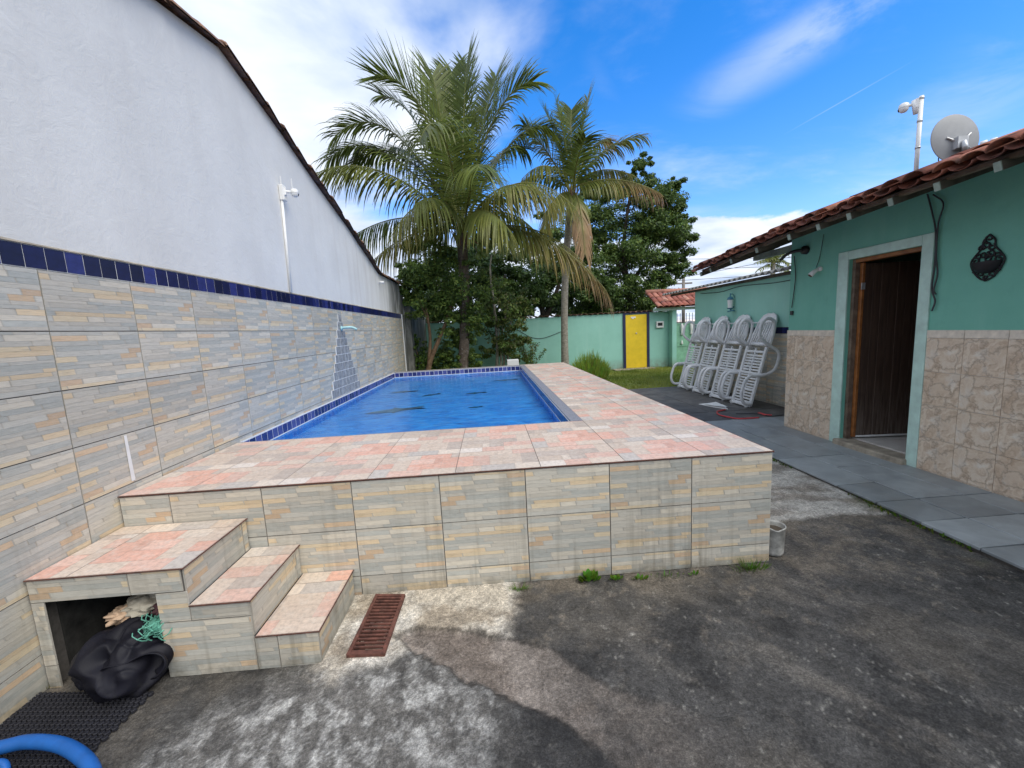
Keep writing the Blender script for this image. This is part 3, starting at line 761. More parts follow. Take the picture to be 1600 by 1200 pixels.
    m.obj('mosaic_grout', mt['grout_light'], t)
boundary_wall()

def back_wall_left():
    b = MB(); ys = np.linspace(12.40, 15.4, 9); r = random.Random(3)
    P = [(y, 2.62-.10*(y-12.4)+.05*r.uniform(-1, 1)) for y in ys]
    pts = [(12.40, -.1)]+P+[(15.4, -.1)]; n = len(pts)
    for x in (.16, -.1):
        for (y, z) in pts: b.v.append((x, y, z))
    b.face(range(n-1, -1, -1)); b.face(range(n, 2*n))
    for i in range(n): j = (i+1) % n; b.face((i, j, n+j, n+i))
    tag(b.obj('garden_wall', mt['mouldy_plaster']), 'mould-blackened grey garden wall behind the forked tree', 'wall')
back_wall_left()
# ------------------------------------------------------------------ raised pool
PH = .826                       # deck height
PX0, PX1 = .030, 4.362
PY0, PY1 = 2.625, 10.56
OX0, OX1, OY0, OY1 = .030, 3.20, 3.88, 10.36    # water opening
RIM = .11
WZ, FZ = .688, .600             # water level, printed floor
def rowgrid(t, x0, x1, ys, var0, z=PH, xs=None):
    pass
def pool():
    t = thing('swimming_pool', 'raised swimming pool with blue water, pink paved deck and stone strip front', 'pool', (2.2, 6.5, 0))
    off = Vector((-2.2, -6.5, 0))
    def P(b, name, m, smooth=False): return b.obj(name, mt[m], t, smooth, off)
    # masonry body
    b = MB()
    b.box((.028, PY0+.012, -.03), (PX1-.012, OY0-.012, PH-.012)); b.box((OX1+.012, OY0-.0119, -.03), (PX1-.012, OY1+.012, PH-.012))
    b.box((.028, OY1+.0121, -.03), (PX1-.012, PY1, PH-.012)); P(b, 'masonry', 'grout')
    b = MB(); b.box((.028, OY0-.0118, .20), (OX1+.0118, OY1+.0118, .40)); P(b, 'basin', 'grout')
    # front tiles
    r = random.Random(6); xj = [.030]+[PX1-.002-TW*k for k in range(7, -1, -1)]
    for i, (x0, x1) in enumerate(zip(xj[:-1], xj[1:])):
        for j in range(3):
            z1 = PH-.013-j*TH; z0 = max(z1-TH, .0); w, h = x1-x0-.005, z1-z0-.005
            if h < .03: continue
            if x1 < 1.40 and z1 < .6 and x1 < .8: continue
            me = stone_tile(min(w, TW-.005), h, 0 if i else TW-w-.005, TH-h-.005 if j == 2 else 0, (i+j) % 2, (i*2+j) % 3 == 0)
            o = link('tile', me, t, Vector((x0+.0025, PY0+.0118-.0012*i*0, z0+.0025))+off)
    # right side tiles (turned away from the camera)
    y = PY0+.012; k = 0
    while y < PY1-.1:
        w = min(TW, PY1-y)
        for j in range(3):
            z1 = PH-.013-j*TH; z0 = max(z1-TH, .0); h = z1-z0-.005
            if h < .03: continue
            me = stone_tile(w-.005, h, 0, TH-h-.005 if j == 2 else 0, (k+j) % 2, (k+j) % 2 == 0)
            link('tile', me, t, Vector((PX1-.0118, y+.0025, z0+.0025))+off, math.pi/2)
        y += TW; k += 1
    # deck tiles, front strip and right strip
    z = PH; r = random.Random(12)
    xs = [.030, .445, 1.02, 1.595, 2.17, 2.745, 3.32, 3.895, PX1-.002]
    ysf = [PY0, 3.065, 3.515, OY0-.006]
    for i, (x0, x1) in enumerate(zip(xs[:-1], xs[1:])):
        for j, (y0, y1) in enumerate(zip(ysf[:-1], ysf[1:])):
            w, d = x1-x0-.003, y1-y0-.003
            v, fl = (0, 0) if (i+j) % 3 == 0 else ((1, 1) if (i+j) % 3 == 1 else (2, 2))
            if x0 < .1: me = pave_tile(w, d, v, fl, DW-w, DD-d)
            else: me = pave_tile(w, d, v, fl)
            link('paving_tile', me, t, Vector((x0+.0015, y0+.0015, z))+off)
    y = OY0-.006; k = 0
    while y < PY1-.03:
        d = min(DD, PY1-y)-.003
        for i, (x0, x1) in enumerate(zip(xs[-3:-1], xs[-2:])):
            me = pave_tile(x1-x0-.003, d, (k+i) % 4, (k*2+i) % 4); link('paving_tile', me, t, Vector((x0+.0015, y+.0015, z))+off)
        y += DD; k += 1
    # far strip behind the water
    b = MB(); b.box((.03, OY1+.09, PH-.0119), (3.318, PY1, PH-.001)); P(b, 'back_ledge', 'beige_tile')
    # dark trim along deck edge
    b = MB(); b.box((.03, PY0-.004, PH-.008), (PX1, PY0-.0005, PH-.002)); b.box((PX1-.0015, PY0-.004, PH-.0125), (PX1+.003, PY1, PH-.0008)); P(b, 'edge_trim', 'rust')
    # granite coping right of and behind the water
    b = MB(); b.box((OX1, OY0-.006, PH-.0119), (3.3165, OY1+.002, PH+.003)); P(b, 'coping', 'granite')
    b = MB(); b.box((.031, OY1-.002, PH-.0119), (OX1-.001, OY1+.089, PH+.002)); P(b, 'coping', 'granite')
    b = MB(); b.box((.031, OY0-.005, PH-.0119), (OX1-.001, OY0+.018, PH-.002)); P(b, 'coping', 'granite')
    # inner faces: white bed and glazed tiles
    b = MB(); b.box((OX0-.002, OY0+.01, .4005), (OX0+.006, OY1-.001, PH-.004)); b.box((OX1-.006, OY0+.01, .4005), (OX1+.004, OY1-.001, PH-.0125)); b.box((OX0, OY1-.008, .4005), (OX1, OY1+.003, PH-.0125)); b.box((OX0, OY0-.004, .4005), (OX1, OY0+.006, PH-.0125))
    P(b, 'inner_render', 'grout_light')
    tb = MB(); tb.box((0, -.0015, 0), (.100, 0, .100)); bme = tb.mesh('rim_tile', mt['pool_glaze']); z0 = PH-.0125-.106
    def row(n, f):
        for q in range(n): f(q)
    n = int((OY1-OY0-.02)/.1085)
    for q in range(n):
        link('rim_tile', bme, t, Vector((OX0+.0065, OY1-.012-(q+1)*.1085, z0))+off, math.pi/2)
        link('rim_tile', bme, t, Vector((OX1-.0065, OY1-.012-q*.1085, z0))+off, -math.pi/2)
    for q in range(int((OX1-OX0-.02)/.1085)):
        link('rim_tile', bme, t, Vector((OX0+.014+q*.1085, OY1-.0085, z0))+off)
    # printed floor, side liner and water
    b = MB(); b.quad((OX0, OY0, FZ), (OX1, OY0, FZ), (OX1, OY1, FZ), (OX0, OY1, FZ)); P(b, 'liner', 'pool_liner')
    b = MB(); e = .0012
    for (p, q) in (((OX0+.008, OY0), (OX0+.008, OY1)), ((OX1-.008, OY1), (OX1-.008, OY0)), ((OX0, OY1-.010), (OX1, OY1-.010)), ((OX1, OY0+.008), (OX0, OY0+.008))):
        b.quad((p[0], p[1], FZ), (q[0], q[1], FZ), (q[0], q[1], z0-.014), (p[0], p[1], z0-.014))
    P(b, 'liner', 'pool_liner')
    n = 60; b = MB(); m = 110
    for j in range(m+1):
        for i in range(n+1):
            x = OX0+.002+(OX1-OX0-.004)*i/n; y = OY0+.002+(OY1-OY0-.004)*j/m
            b.v.append((x, y, WZ+.0035*mnoise.noise((x*3, y*4.5, 0))))
    for j in range(m):
        for i in range(n): b.face((j*(n+1)+i, j*(n+1)+i+1, (j+1)*(n+1)+i+1, (j+1)*(n+1)+i))
    P(b, 'water', 'water', True)
    # dolphins printed on the floor
    def dolphin(u, v, L, ang, mname, k):
        c = pZ(u, v, FZ+.004+.001*k); b = MB(); ca, sa = math.cos(ang), math.sin(ang)
        top = [(-.5,.0),(-.38,.06),(-.2,.10),(-.05,.11),(.02,.19),(.08,.10),(.25,.06),(.38,.02),(.47,.10),(.5,.08),(.44,.0)]
        bot = [(.5,-.09),(.40,-.02),(.25,-.03),(.05,-.07),(-.04,-.15),(-.10,-.08),(-.25,-.07),(-.40,-.04)]
        for (a, bb) in top+bot:
            a *= L; bb *= L*1.5; a += .02*math.sin(bb*30+k); b.v.append((c.x+a*ca-bb*sa, c.y+a*sa+bb*ca, c.z))
        b.v.append((c.x, c.y, c.z)); ctr = len(b.v)-1; q = ctr
        for i in range(q): b.face((i, (i+1) % q, ctr))
        P(b, 'dolphin_print', mname)
    dolphin(790, 594, .60, .05, 'dolphin_print', 0); dolphin(673, 617, .42, .6, 'dolphin_print', 1); dolphin(743, 614, .42, .1, 'dolphin_print', 2)
    dolphin(743, 636, .24, .2, 'dolphin_print', 3); dolphin(618, 641, .9, .3, 'dolphin_pale', 4); dolphin(632, 612, .55, .1, 'dolphin_pale', 5)
pool()

# ------------------------------------------------------------------ steps with an open cupboard under the landing
def steps():
    t = thing('pool_steps', 'tiled corner steps up to the pool with a dark open niche underneath', 'steps', (.75, 2.35, 0))
    off = Vector((-.75, -2.35, 0)); y0, y1 = 2.055, PY0-.0
    def P(b, name, m): return b.obj(name, mt[m], t, False, off)
    b = MB()  # core, leaving the niche empty
    b.box((.645, y0+.012, -.03), (.788, y1-.012, .608)); b.box((.7881, y0+.012, -.03), (1.098, y1-.012, .398)); b.box((1.0981, y0+.012, -.03), (1.430, y1-.012, .190))
    b.box((.030, y0+.012, .500), (.6449, y1-.012, .6079)); b.box((.030, y0+.012, -.03), (.048, y1-.012, .4999))
    P(b, 'masonry', 'grout')
    b = MB(); b.box((.0481, y1-.03, -.03), (.6449, y1-.0125, .4998)); b.box((.0482, y0+.10, -.02), (.060, y1-.031, .4998)); b.box((.630, y0+.05, -.02), (.6448, y1-.031, .4998)); b.box((.0605, y0+.03, .485), (.6295, y1-.031, .4997)); P(b, 'niche_lining', 'niche_shade')  # lining coloured near-black to stand for the shade inside the niche
    def tile(x, z, w, h, u0=0.0, v0=0.0, var=0, fl=False, y=y0+.0118): link('tile', stone_tile(w-.004, h-.004, u0, v0, var, fl), t, Vector((x+.002, y, z+.002))+off)
    # front fascia
    tile(.030, .487, .491, .125, 0, .1, 0); tile(.521, .487, .262, .125, .1, .12, 1)
    tile(.030, .13, .065, .357, .2, 0, 0); tile(.030, 0, .065, .13, .2, .1, 1)
    tile(.641, .318, .160, .166, .05, .15, 1, True); tile(.801, .318, .302, .080, .21, .15, 1, True); tile(.641, 0, .462, .316, 0, 0, 0)
    tile(1.103, 0, .119, .192, .3, .1, 0); tile(1.222, 0, .216, .192, .2, .12, 1)
    # risers facing right
    def rtile(x, y, z, w, h, u0, v0, var): link('tile', stone_tile(w-.004, h-.004, u0, v0, var, False), t, Vector((x-.0118, y+.002, z+.002))+off, math.pi/2)
    W = y1-y0
    rtile(.800, y0+.012, .405, W-.07, .205, 0, .06, 0); rtile(.800, y0+W-.055, .405, .05, .205, .3, .06, 1)
    rtile(1.110, y0+.012, .198, W-.07, .200, 0, .1, 1); rtile(1.110, y0+W-.055, .198, .05, .200, .3, .06, 0)
    rtile(1.442, y0+.012, 0, W-.02, .190, 0, .08, 0)
    # treads
    def tread(x, z, w, d, var, fl, u0=0., v0=0., yy=y0): link('tread_tile', pave_tile(w-.003, d-.003, var, fl, u0, v0), t, Vector((x+.0015, yy+.0015, z))+off)
    tread(.030, .620, .20, .45, 3, 0); tread(.230, .620, .573, .45, 0, 1); tread(.030, .620, .20, W-.45, 2, 0, yy=y0+.45); tread(.230, .620, .573, W-.45, 1, 0, yy=y0+.45)
    tread(.803, .410, .31, .45, 2, 1); tread(.803, .410, .31, W-.45, 3, 1, yy=y0+.45)
    tread(1.113, .202, .332, .45, 1, 2, .1); tread(1.113, .202, .332, W-.45, 0, 2, .1, yy=y0+.45)
    b = MB(); e = .004
    for (x0, x1, z) in ((.030, .803, .620), (.803, 1.113, .410), (1.113, 1.445, .202)):
        b.box((x0, y0-e, z-.007), (x1, y0-.0004, z-.002)); b.box((x1, y0-e, z-.007), (x1+.0035, y1-.002, z-.002))
    P(b, 'edge_trim', 'rust')
steps()

# ------------------------------------------------------------------ green house on the right
HX = 6.95
EAVE = [(-2.0, 2.785), (2.64, 2.772), (3.51, 2.763), (4.93, 2.728), (6.0, 2.645), (7.0, 2.558)]
def ez(y):
    if y <= EAVE[0][0]: return EAVE[0][1]
    for (y0, z0), (y1, z1) in zip(EAVE[:-1], EAVE[1:]):
        if y <= y1: return z0+(z1-z0)*(y-y0)/(y1-y0)
    return EAVE[-1][1]
def barrel(r0, r1, L, th=.012, seg=7, up=True):
    b = MB(); s = 1 if up else -1
    rows = [(r0, 0), (r1, L)]
    for inner in (0, 1):
        for (r, x) in rows:
            for i in range(seg+1):
                a = math.pi*i/seg; q = r-(th if inner else 0)
                b.v.append((x, -q*math.cos(a), s*q*math.sin(a)*.55))
    n = seg+1
    for i in range(seg):
        b.face((i, i+1, n+i+1, n+i)); b.face((2*n+i+1, 2*n+i, 3*n+i, 3*n+i+1)); b.face((i+1, i, 2*n+i, 2*n+i+1)); b.face((n+i, n+i+1, 3*n+i+1, 3*n+i))
    b.face((0, n, 3*n, 2*n)); b.face((n-1, 3*n-1, 4*n-1, 2*n-1)[::1])
    return b
SLOPE = .31
EX = 6.00
def house():
    t = thing('green_house', 'sea-green house with brown stone wainscot and old clay tile roof', 'house', (HX, 4.0, 0))
    off = Vector((-HX, -4.0, 0))
    def P(b, name, m, smooth=False, par=None): return b.obj(name, mt[m], t if par is None else par, smooth, off if par is None else None)
    DY0, DY1, DT = 4.085, 4.945, 2.384
    b = MB()
    b.box((HX, -3, -.03), (HX+.15, DY0, 3.06)); b.box((HX, DY1, -.03), (HX+.15, 5.94, 3.0)); b.box((HX, DY0+.0001, DT), (HX+.15, DY1-.0001, 3.05))
    b.box((HX+.1501, 5.79, -.03), (HX+6.5, 5.94, 3.0)); b.box((HX+6.35, -3, -.03), (HX+6.5, 5.789, 3.0)); b.box((HX+.1501, -3, -.03), (HX+6.349, -2.85, 3.0))
    P(b, 'wall', 'house_paint')
    b = MB(); b.box((HX+.151, -2.84, 2.75), (HX+6.34, 5.78, 2.80)); b.box((HX+.1515, -2.83, .16), (HX+.156, DY0-.1, 2.74)); b.box((HX+2.6, -2.8, .16), (HX+2.7, 5.78, 2.74)); P(b, 'ceiling', 'interior_wall')
    b = MB(); b.box((HX+.14, DY0-.6, .0), (HX+2.6, 5.78, .132)); P(b, 'floor', 'interior_floor')
    # painted surround
    def frame(p0, p1): b = MB(); b.box(p0, p1); o = P(b, 'door_surround', 'frame_paint'); bevel(o, .006); return o
    frame((HX-.020, DY1+.001, .035), (HX+.001, DY1+.150, DT+.105)); frame((HX-.020, DY0-.115, .02), (HX+.001, DY0-.001, DT+.105)); frame((HX-.020, DY0-.0005, DT), (HX+.001, DY1+.0005, DT+.1045))
    b = MB(); b.box((HX+.0015, DY1-.0005, .10), (HX+.15, DY1+.0, DT)); 
    # timber frame inside the opening
    b = MB(); b.box((HX+.04, DY1-.045, .125), (HX+.13, DY1-.0005, DT-.001)); P(b, 'jamb', 'old_wood')
    b = MB(); b.box((HX+.04, DY0+.0005, .125), (HX+.13, DY0+.040, DT-.001)); P(b, 'jamb', 'old_wood')
    b = MB(); b.box((HX+.04, DY0+.0405, DT-.045), (HX+.13, DY1-.0455, DT-.0011)); P(b, 'lintel', 'varnished_wood')
    # door leaf opened inwards: planks
    leaf = bpy.data.objects.new('door', None); COL.objects.link(leaf); leaf.parent = t; leaf.location = Vector((HX+.125, DY1-.075, .150))+off; leaf.rotation_euler = (0, 0, math.radians(-6))
    r = random.Random(9); x = 0; k = 0
    while x < .80:
        w = .098; b = MB(); b.box((x+.0015, -.015+r.uniform(-.002, .002), 0), (x+w-.0015, .018, 2.17)); o = b.obj('plank', mt['plank_wood'], leaf); bevel(o, .004, 1); x += w
    b = MB(); b.box((-.035, -.022, 0), (-.001, .022, 2.18)); bevel(b.obj('stile', mt['varnished_wood'], leaf), .004, 1)
    b = MB(); b.box((.0, -.0235, .0), (.80, -.0175, .022)); b.obj('draught_strip', mt['white_paint'], leaf)
    b = MB(); b.box((-.045, -.035, 1.86), (-.005, -.0225, 1.94)); b.obj('hinge', mt['galvanised'], leaf)
    # sill
    b = MB(); b.box((HX-.085, DY0-.02, .02), (HX+.139, DY1+.03, .118)); o = P(b, 'sill', 'stone_sill'); bevel(o, .02, 3)
    # wainscot
    g = MB(); g.box((HX-.004, -3, -.02), (HX-.0005, DY0-.116, 1.52)); g.box((HX-.004, DY1+.151, -.02), (HX-.0005, 5.944, 1.52)); g.box((HX-.0042, 5.941, -.02), (HX+.9, 5.945, 1.52)); P(g, 'grout_bed', 'grout_light')
    def btile(y1, z0, w, h, name='tile', m='brown_stone_tile', th=.008):
        b = MB(); b.box((0, -th, 0), (w-.004, 0, h-.004)); 
        link(name, b.mesh(name, mt[m]), t, Vector((HX-.0041, y1-.002, z0+.002))+off, -math.pi/2)
    zs = [(1.443-.345*(k+1), .345) for k in range(4)]+[(.0, .063)]
    yy = [DY0-.117-.333*k for k in range(0, 16)]
    for k in range(15):
        for z0, h in zs: btile(yy[k], z0, yy[k]-yy[k+1], h)
    yl = [5.944, 5.793, 5.462, DY1+.152]
    for a, c in zip(yl[:-1], yl[1:]):
        for z0, h in zs: btile(a, z0, a-c, h)
    y = DY0-.117
    for k in range(14): btile(y, 1.443, .335, .079, 'cap_tile', 'cap_tile', .012); y -= .335
    for a, c in ((5.946, 5.63), (5.63, DY1+.152)): btile(a, 1.443, a-c, .079, 'cap_tile', 'cap_tile', .012)
    # roof
    ex = EX; r = random.Random(31)
    roof = bpy.data.objects.new('roof', None); COL.objects.link(roof); roof.parent = t; roof.location = (0, 0, 0)
    def R(b, name, m, smooth=False): return b.obj(name, mt[m], roof, smooth, off)
    b = MB(); ys = [-3, 0, 2, 2.64, 3.51, 4.2, 4.93, 5.5, 6.0, 6.5, 6.93]
    for k in range(len(ys)-1):
        a, c = ys[k], ys[k+1]; za, zc = ez(a)-.012, ez(c)-.012; X1 = HX+3.4
        q = [(ex+.03, a, za+.03*SLOPE), (X1, a, za+(X1-ex)*SLOPE), (X1, c, zc+(X1-ex)*SLOPE), (ex+.03, c, zc+.03*SLOPE)]
        b.quad(*q); b.quad(*[(p[0], p[1], p[2]-.02) for p in q[::-1]])
    R(b, 'sheathing', 'dark_timber')
    caps = [barrel(.092, .076, .44).mesh('roof_tile', mt['terracotta'], True) for _ in range(1)]
    chan = barrel(.085, .075, .44, up=False).mesh('roof_tile', mt['terracotta'], True)
    y = 6.92; ang = -math.atan(SLOPE)
    while y > .6:
        for c in range(3):
            x = ex+c*.36
            z = ez(y)+(x-ex)*SLOPE+.004*c
            o = link('roof_tile', chan, roof, Vector((x+r.uniform(-.03, .03), y+r.uniform(-.012, .012), z+.030))+off); o.rotation_euler = (r.uniform(-.05, .05), ang-.03, r.uniform(-.03, .03))
            o = link('roof_tile', caps[0], roof, Vector((x+r.uniform(-.05, .03), y-.092+r.uniform(-.015, .015), z+.030+r.uniform(0, .012)))+off); o.rotation_euler = (r.uniform(-.06, .06), ang-.03, r.uniform(-.05, .05))
        y -= .185
    # rafters coloured dark for the shade under the eave, with pale painted ends, and a fascia batten
    for y in (6.86, 6.56, 6.0, 5.42, 4.83, 4.40, 4.02, 3.60, 3.22, 2.83, 2.4, 1.9, 1.4):
        b = MB(); z = ez(y); d = Vector((1, 0, SLOPE)).normalized(); up = Vector((-SLOPE, 0, 1)).normalized(); L = 1.4 if y > 5.9 else 3.0
        c = Vector((ex+.06, y, z-.015))+d*L/2-up*.055; b.obox(c, d*L/2, (0, .024, 0), up*.034)
        R(b, 'rafter', 'dark_timber')
        b = MB(); c = Vector((ex+.06, y, z-.015))-up*.055-d*.004; b.obox(c, d*.0035, (0, .023, 0), up*.033); R(b, 'rafter_end', 'pale_timber')
    b = MB(); pts = [(y, ez(y)) for y in (6.91, 6.5, 6.0, 5.5, 4.93, 4.2, 3.51, 2.64, 1, -2)]
    for (ya, za), (yb, zb) in zip(pts[:-1], pts[1:]):
        x0, x1 = ex+.12, ex+.17
        b.quad((x0, ya, za-.030), (x0, yb, zb-.030), (x0, yb, zb+.012), (x0, ya, za+.012)); b.quad((x1, ya, za-.030), (x0, ya, za-.030), (x0, yb, zb-.030), (x1, yb, zb-.030)); b.quad((x1, yb, zb-.03), (x1, ya, za-.03), (x1, ya, za+.03), (x1, yb, zb+.03))
    R(b, 'batten', 'old_wood')
    b = MB(); c = Vector((HX-.02, 7.0, 2.79)); b.box((HX+.02, 5.945, 2.68), (HX+.10, 6.85, 2.77)); R(b, 'beam', 'pale_timber')
house()

# ------------------------------------------------------------------ annex with corrugated roof
AX = 7.90
def annex():
    t = thing('annex', 'low sea-green outbuilding with corrugated roof behind the stacked loungers', 'building', (AX, 9, 0)); off = Vector((-AX, -9, 0))
    def P(b, name, m, s=False): return b.obj(name, mt[m], t, s, off)
    b = MB(); b.box((AX, 5.946, -.03), (AX+.15, 10.60, 2.47)); b.box((AX+.151, 10.45, -.03), (AX+.6, 10.60, 2.47)); P(b, 'wall', 'green_plaster')
    g = MB(); g.box((AX-.004, 5.946, -.02), (AX-.0005, 10.60, 1.53)); P(g, 'grout_bed', 'grout')
    y = 10.60; k = 0
    while y > 6.2:
        for j in range(5):
            z1 = 1.412-j*TH; z0 = max(.024, z1-TH); h = z1-z0
            if h < .02: continue
            b = MB(); b.box((0, -.008, 0), (TW-.005, 0, h-.005))
            link('tile', stone_tile(TW-.005, h-.005, 0, TH-h, (k+j) % 2, (k+j) % 2 == 0), t, Vector((AX-.0041, y-.0025, z0+.0025))+off, -math.pi/2)
        y -= TW; k += 1
    bb = MB(); bb.box((0, -.008, 0), (.103, 0, .104)); bme = bb.mesh('border_tile', mt['blue_glaze'])
    y = 10.6
    while y > 6.4: link('border_tile', bme, t, Vector((AX-.0041, y, 1.418))+off, -math.pi/2); y -= .1085
    # corrugated sheet, sloping up away from the yard
    b = MB(); n = 300; ya, yb = 6.0, 12.1; ex, X1 = 7.66, 11.5
    for s in (0, -.012):
        for i in range(n+1):
            y = ya+(yb-ya)*i/n; z = 2.545+.012*(9-y)*.3+.026*math.cos(2*math.pi*y/.177)+s
            b.v.append((ex, y, z)); b.v.append((X1, y, z+(X1-ex)*.16))
    m = 2*(n+1)
    for i in range(n):
        b.face((2*i, 2*i+1, 2*i+3, 2*i+2)); b.face((m+2*i, m+2*i+2, m+2*i+3, m+2*i+1)); b.face((2*i, 2*i+2, m+2*i+2, m+2*i))
    P(b, 'roof_sheet', 'fibre_cement', True)
    b = MB(); b.box((AX-.06, 6.0, 2.465), (AX-.002, 11.9, 2.52)); P(b, 'wall_plate', 'dark_timber')
    b = MB(); b.tube(catmull([(AX-.012, 10.3, 2.40), (AX-.012, 9.4, 2.36), (AX-.012, 8.6, 2.41), (AX-.012, 7.4, 2.36), (AX-.012, 6.2, 2.42)], 6), .007, 6); P(b, 'cable', 'wire')
annex()

# ------------------------------------------------------------------ far boundary wall, door, gate
FY = 15.25
def far_wall():
    t = thing('street_wall', 'sea-green boundary wall with clay coping beyond the lawn', 'wall', (5.5, FY, 0)); off = Vector((-5.5, -FY, 0))
    b = MB(); b.box((.17, FY, -.1), (9.27, FY+.16, 2.12)); b.obj('wall', mt['green_plaster'], t, False, off)
    me = barrel(.105, .085, .40).mesh('coping_tile', mt['coping_clay'], True); r = random.Random(2); x = .3
    while x < 9.2:
        o = link('coping_tile', me, t, Vector((x, FY-.09, 2.135+r.uniform(-.008, .008)))+off); o.rotation_euler = (r.uniform(-.04, .04), 0, math.pi/2+r.uniform(-.06, .06)); x += .205
    b = MB(); b.tube(catmull([pY(808, 515, FY-.012), pY(830, 527, FY-.012), pY(850, 528, FY-.012), pY(880, 517, FY-.012)], 8), .010, 6); o = b.obj('cable', mt['wire'], t, False, off)
far_wall()
def yellow_door():
    t = thing('yellow_door', 'bright yellow door in a navy frame set in the green wall', 'door', (8.05, FY, 0)); off = Vector((-8.05, -FY, 0))
    a = pY(975, 576, FY-.03); c = pY(1014, 486, FY-.03); x0, x1, z1 = a.x, c.x, 2.14
    fw = .085
    for p0, p1 in (((x0-.01, 0, .0), (x0+fw, .04, z1)), ((x1-fw, 0, .0), (x1+.01, .04, z1)), ((x0+fw+.0005, 0, z1-fw), (x1-fw-.0005, .04, z1-.0005))):
        b = MB(); b.box((p0[0], FY-.045, p0[2]+.03), (p1[0], FY-.001, p1[2])); b.obj('frame', mt['navy_paint'], t, False, off)
    b = MB(); b.box((x0+fw+.001, FY-.025, .05), (x1-fw-.001, FY-.0012, z1-fw-.001)); b.obj('leaf', mt['yellow_paint'], t, False, off)
    b = MB(); m = (x0+x1)/2; b.box((m-.20, FY-.035, 1.93), (m-.02, FY-.0255, 1.985)); b.box((m-.15, FY-.040, 1.90), (m-.10, FY-.0351, 1.93)); b.obj('latch', mt['white_paint'], t, False, off)
    b = MB(); b.lathe([(.0, -.02), (.03, -.015), (.025, 0)], 10, (m, FY-.026, 1.36), 'y'); b.obj('knob', mt['galvanised'], t, False, off)
    b = MB(); b.box((x0-.45, FY-.42, -.02), (x1+.1, FY-.046, .055)); bevel(b.obj('step', mt['stone_sill'], t, False, off), .01)
yellow_door()
def gate():
    GY = FY-.2
    t = thing('entrance_gate', 'pale green panelled gate with white ornaments under a red tiled canopy', 'gate', (9.8, GY, 0)); off = Vector((-9.8, -GY, 0))
    def P(b, n, m, s=False): return b.obj(n, mt[m], t, s, off)
    x0, x1 = 9.46, 11.6
    b = MB(); b.box((9.28, GY-.1, -.05), (9.445, GY+.36, 2.14)); P(b, 'post', 'green_plaster')
    b = MB(); b.box((11.62, GY-.1, -.05), (11.8, GY+.36, 2.14)); P(b, 'post', 'green_plaster')
    for i in range(2):
        xa = x0+i*1.07; xb = xa+1.06; b = MB(); b.box((xa, GY, .08), (xb, GY+.04, 1.62)); P(b, 'leaf', 'gate_green')
        b = MB()
        for zz in (.10, .78, 1.60): b.box((xa+.001, GY-.016, zz), (xb-.001, GY-.0005, zz+.05))
        for xx in (xa+.001, (xa+xb)/2-.02, xb-.042): b.box((xx, GY-.0145, .101), (xx+.04, GY-.0006, 1.60))
        P(b, 'rails', 'gate_green')
        b = MB()
        for q in range(9): b.tube([(xa+.06+q*.117, GY+.02, 1.60), (xa+.06+q*.117, GY+.02, 2.02)], .010, 6)
        P(b, 'bars', 'wire')
        for q in range(3):
            xc = xa+.22+q*.36; b = MB()
            b.lathe([(.0,0),(.055,.03),(.03,.10),(.05,.22),(.065,.34),(.035,.42),(.0,.46)], 10, (xc, GY-.03, 1.20)); b.lathe([(.0,0),(.05,.04),(.03,.12),(.0,.2)], 8, (xc, GY-.03, .84)); P(b, 'ornament', 'white_paint', True)
    b = MB(); b.box((8.6, GY-.16, 2.1405), (11.9, GY+.02, 2.245)); P(b, 'beam', 'frame_paint')
    me = barrel(.108, .090, .43).mesh('roof_tile', mt['terracotta_bright'], True); r = random.Random(4); sl = .52
    b = MB(); ya, yb = GY-.40, GY+.75; b.quad((8.62, ya+.05, 2.25), (11.9, ya+.05, 2.25), (11.9, yb, 2.25+(yb-ya)*sl), (8.62, yb, 2.25+(yb-ya)*sl)); P(b, 'canopy_deck', 'terracotta_bright')
    x = 8.72
    while x < 11.9:
        for c in range(3):
            y = ya+c*.36
            o = link('roof_tile', me, t, Vector((x+r.uniform(-.012, .012), y, 2.262+(y-ya)*sl+r.uniform(0, .012)))+off); o.rotation_euler = (0, -math.atan(sl), math.pi/2)
        x += .2
    b = MB(); b.tube([(8.62, yb, 2.30+(yb-ya)*sl), (11.9, yb, 2.30+(yb-ya)*sl)], .09, 8); P(b, 'ridge', 'terracotta_bright', True)
gate()
def meter_box():
    c = pY(1032, 507, FY-.1)
    t = thing('meter_box', 'small white meter box with dark window on the green wall', 'meter box', (c.x, FY, c.z)); 
    b = MB(); b.box((-.14, -.075, -.12), (.14, -.001, .12)); bevel(b.obj('case', mt['camera_white'], t), .012)
    b = MB(); b.box((-.09, -.080, -.045), (.09, -.0755, .065)); b.obj('window', mt['black_plastic'], t)
meter_box()
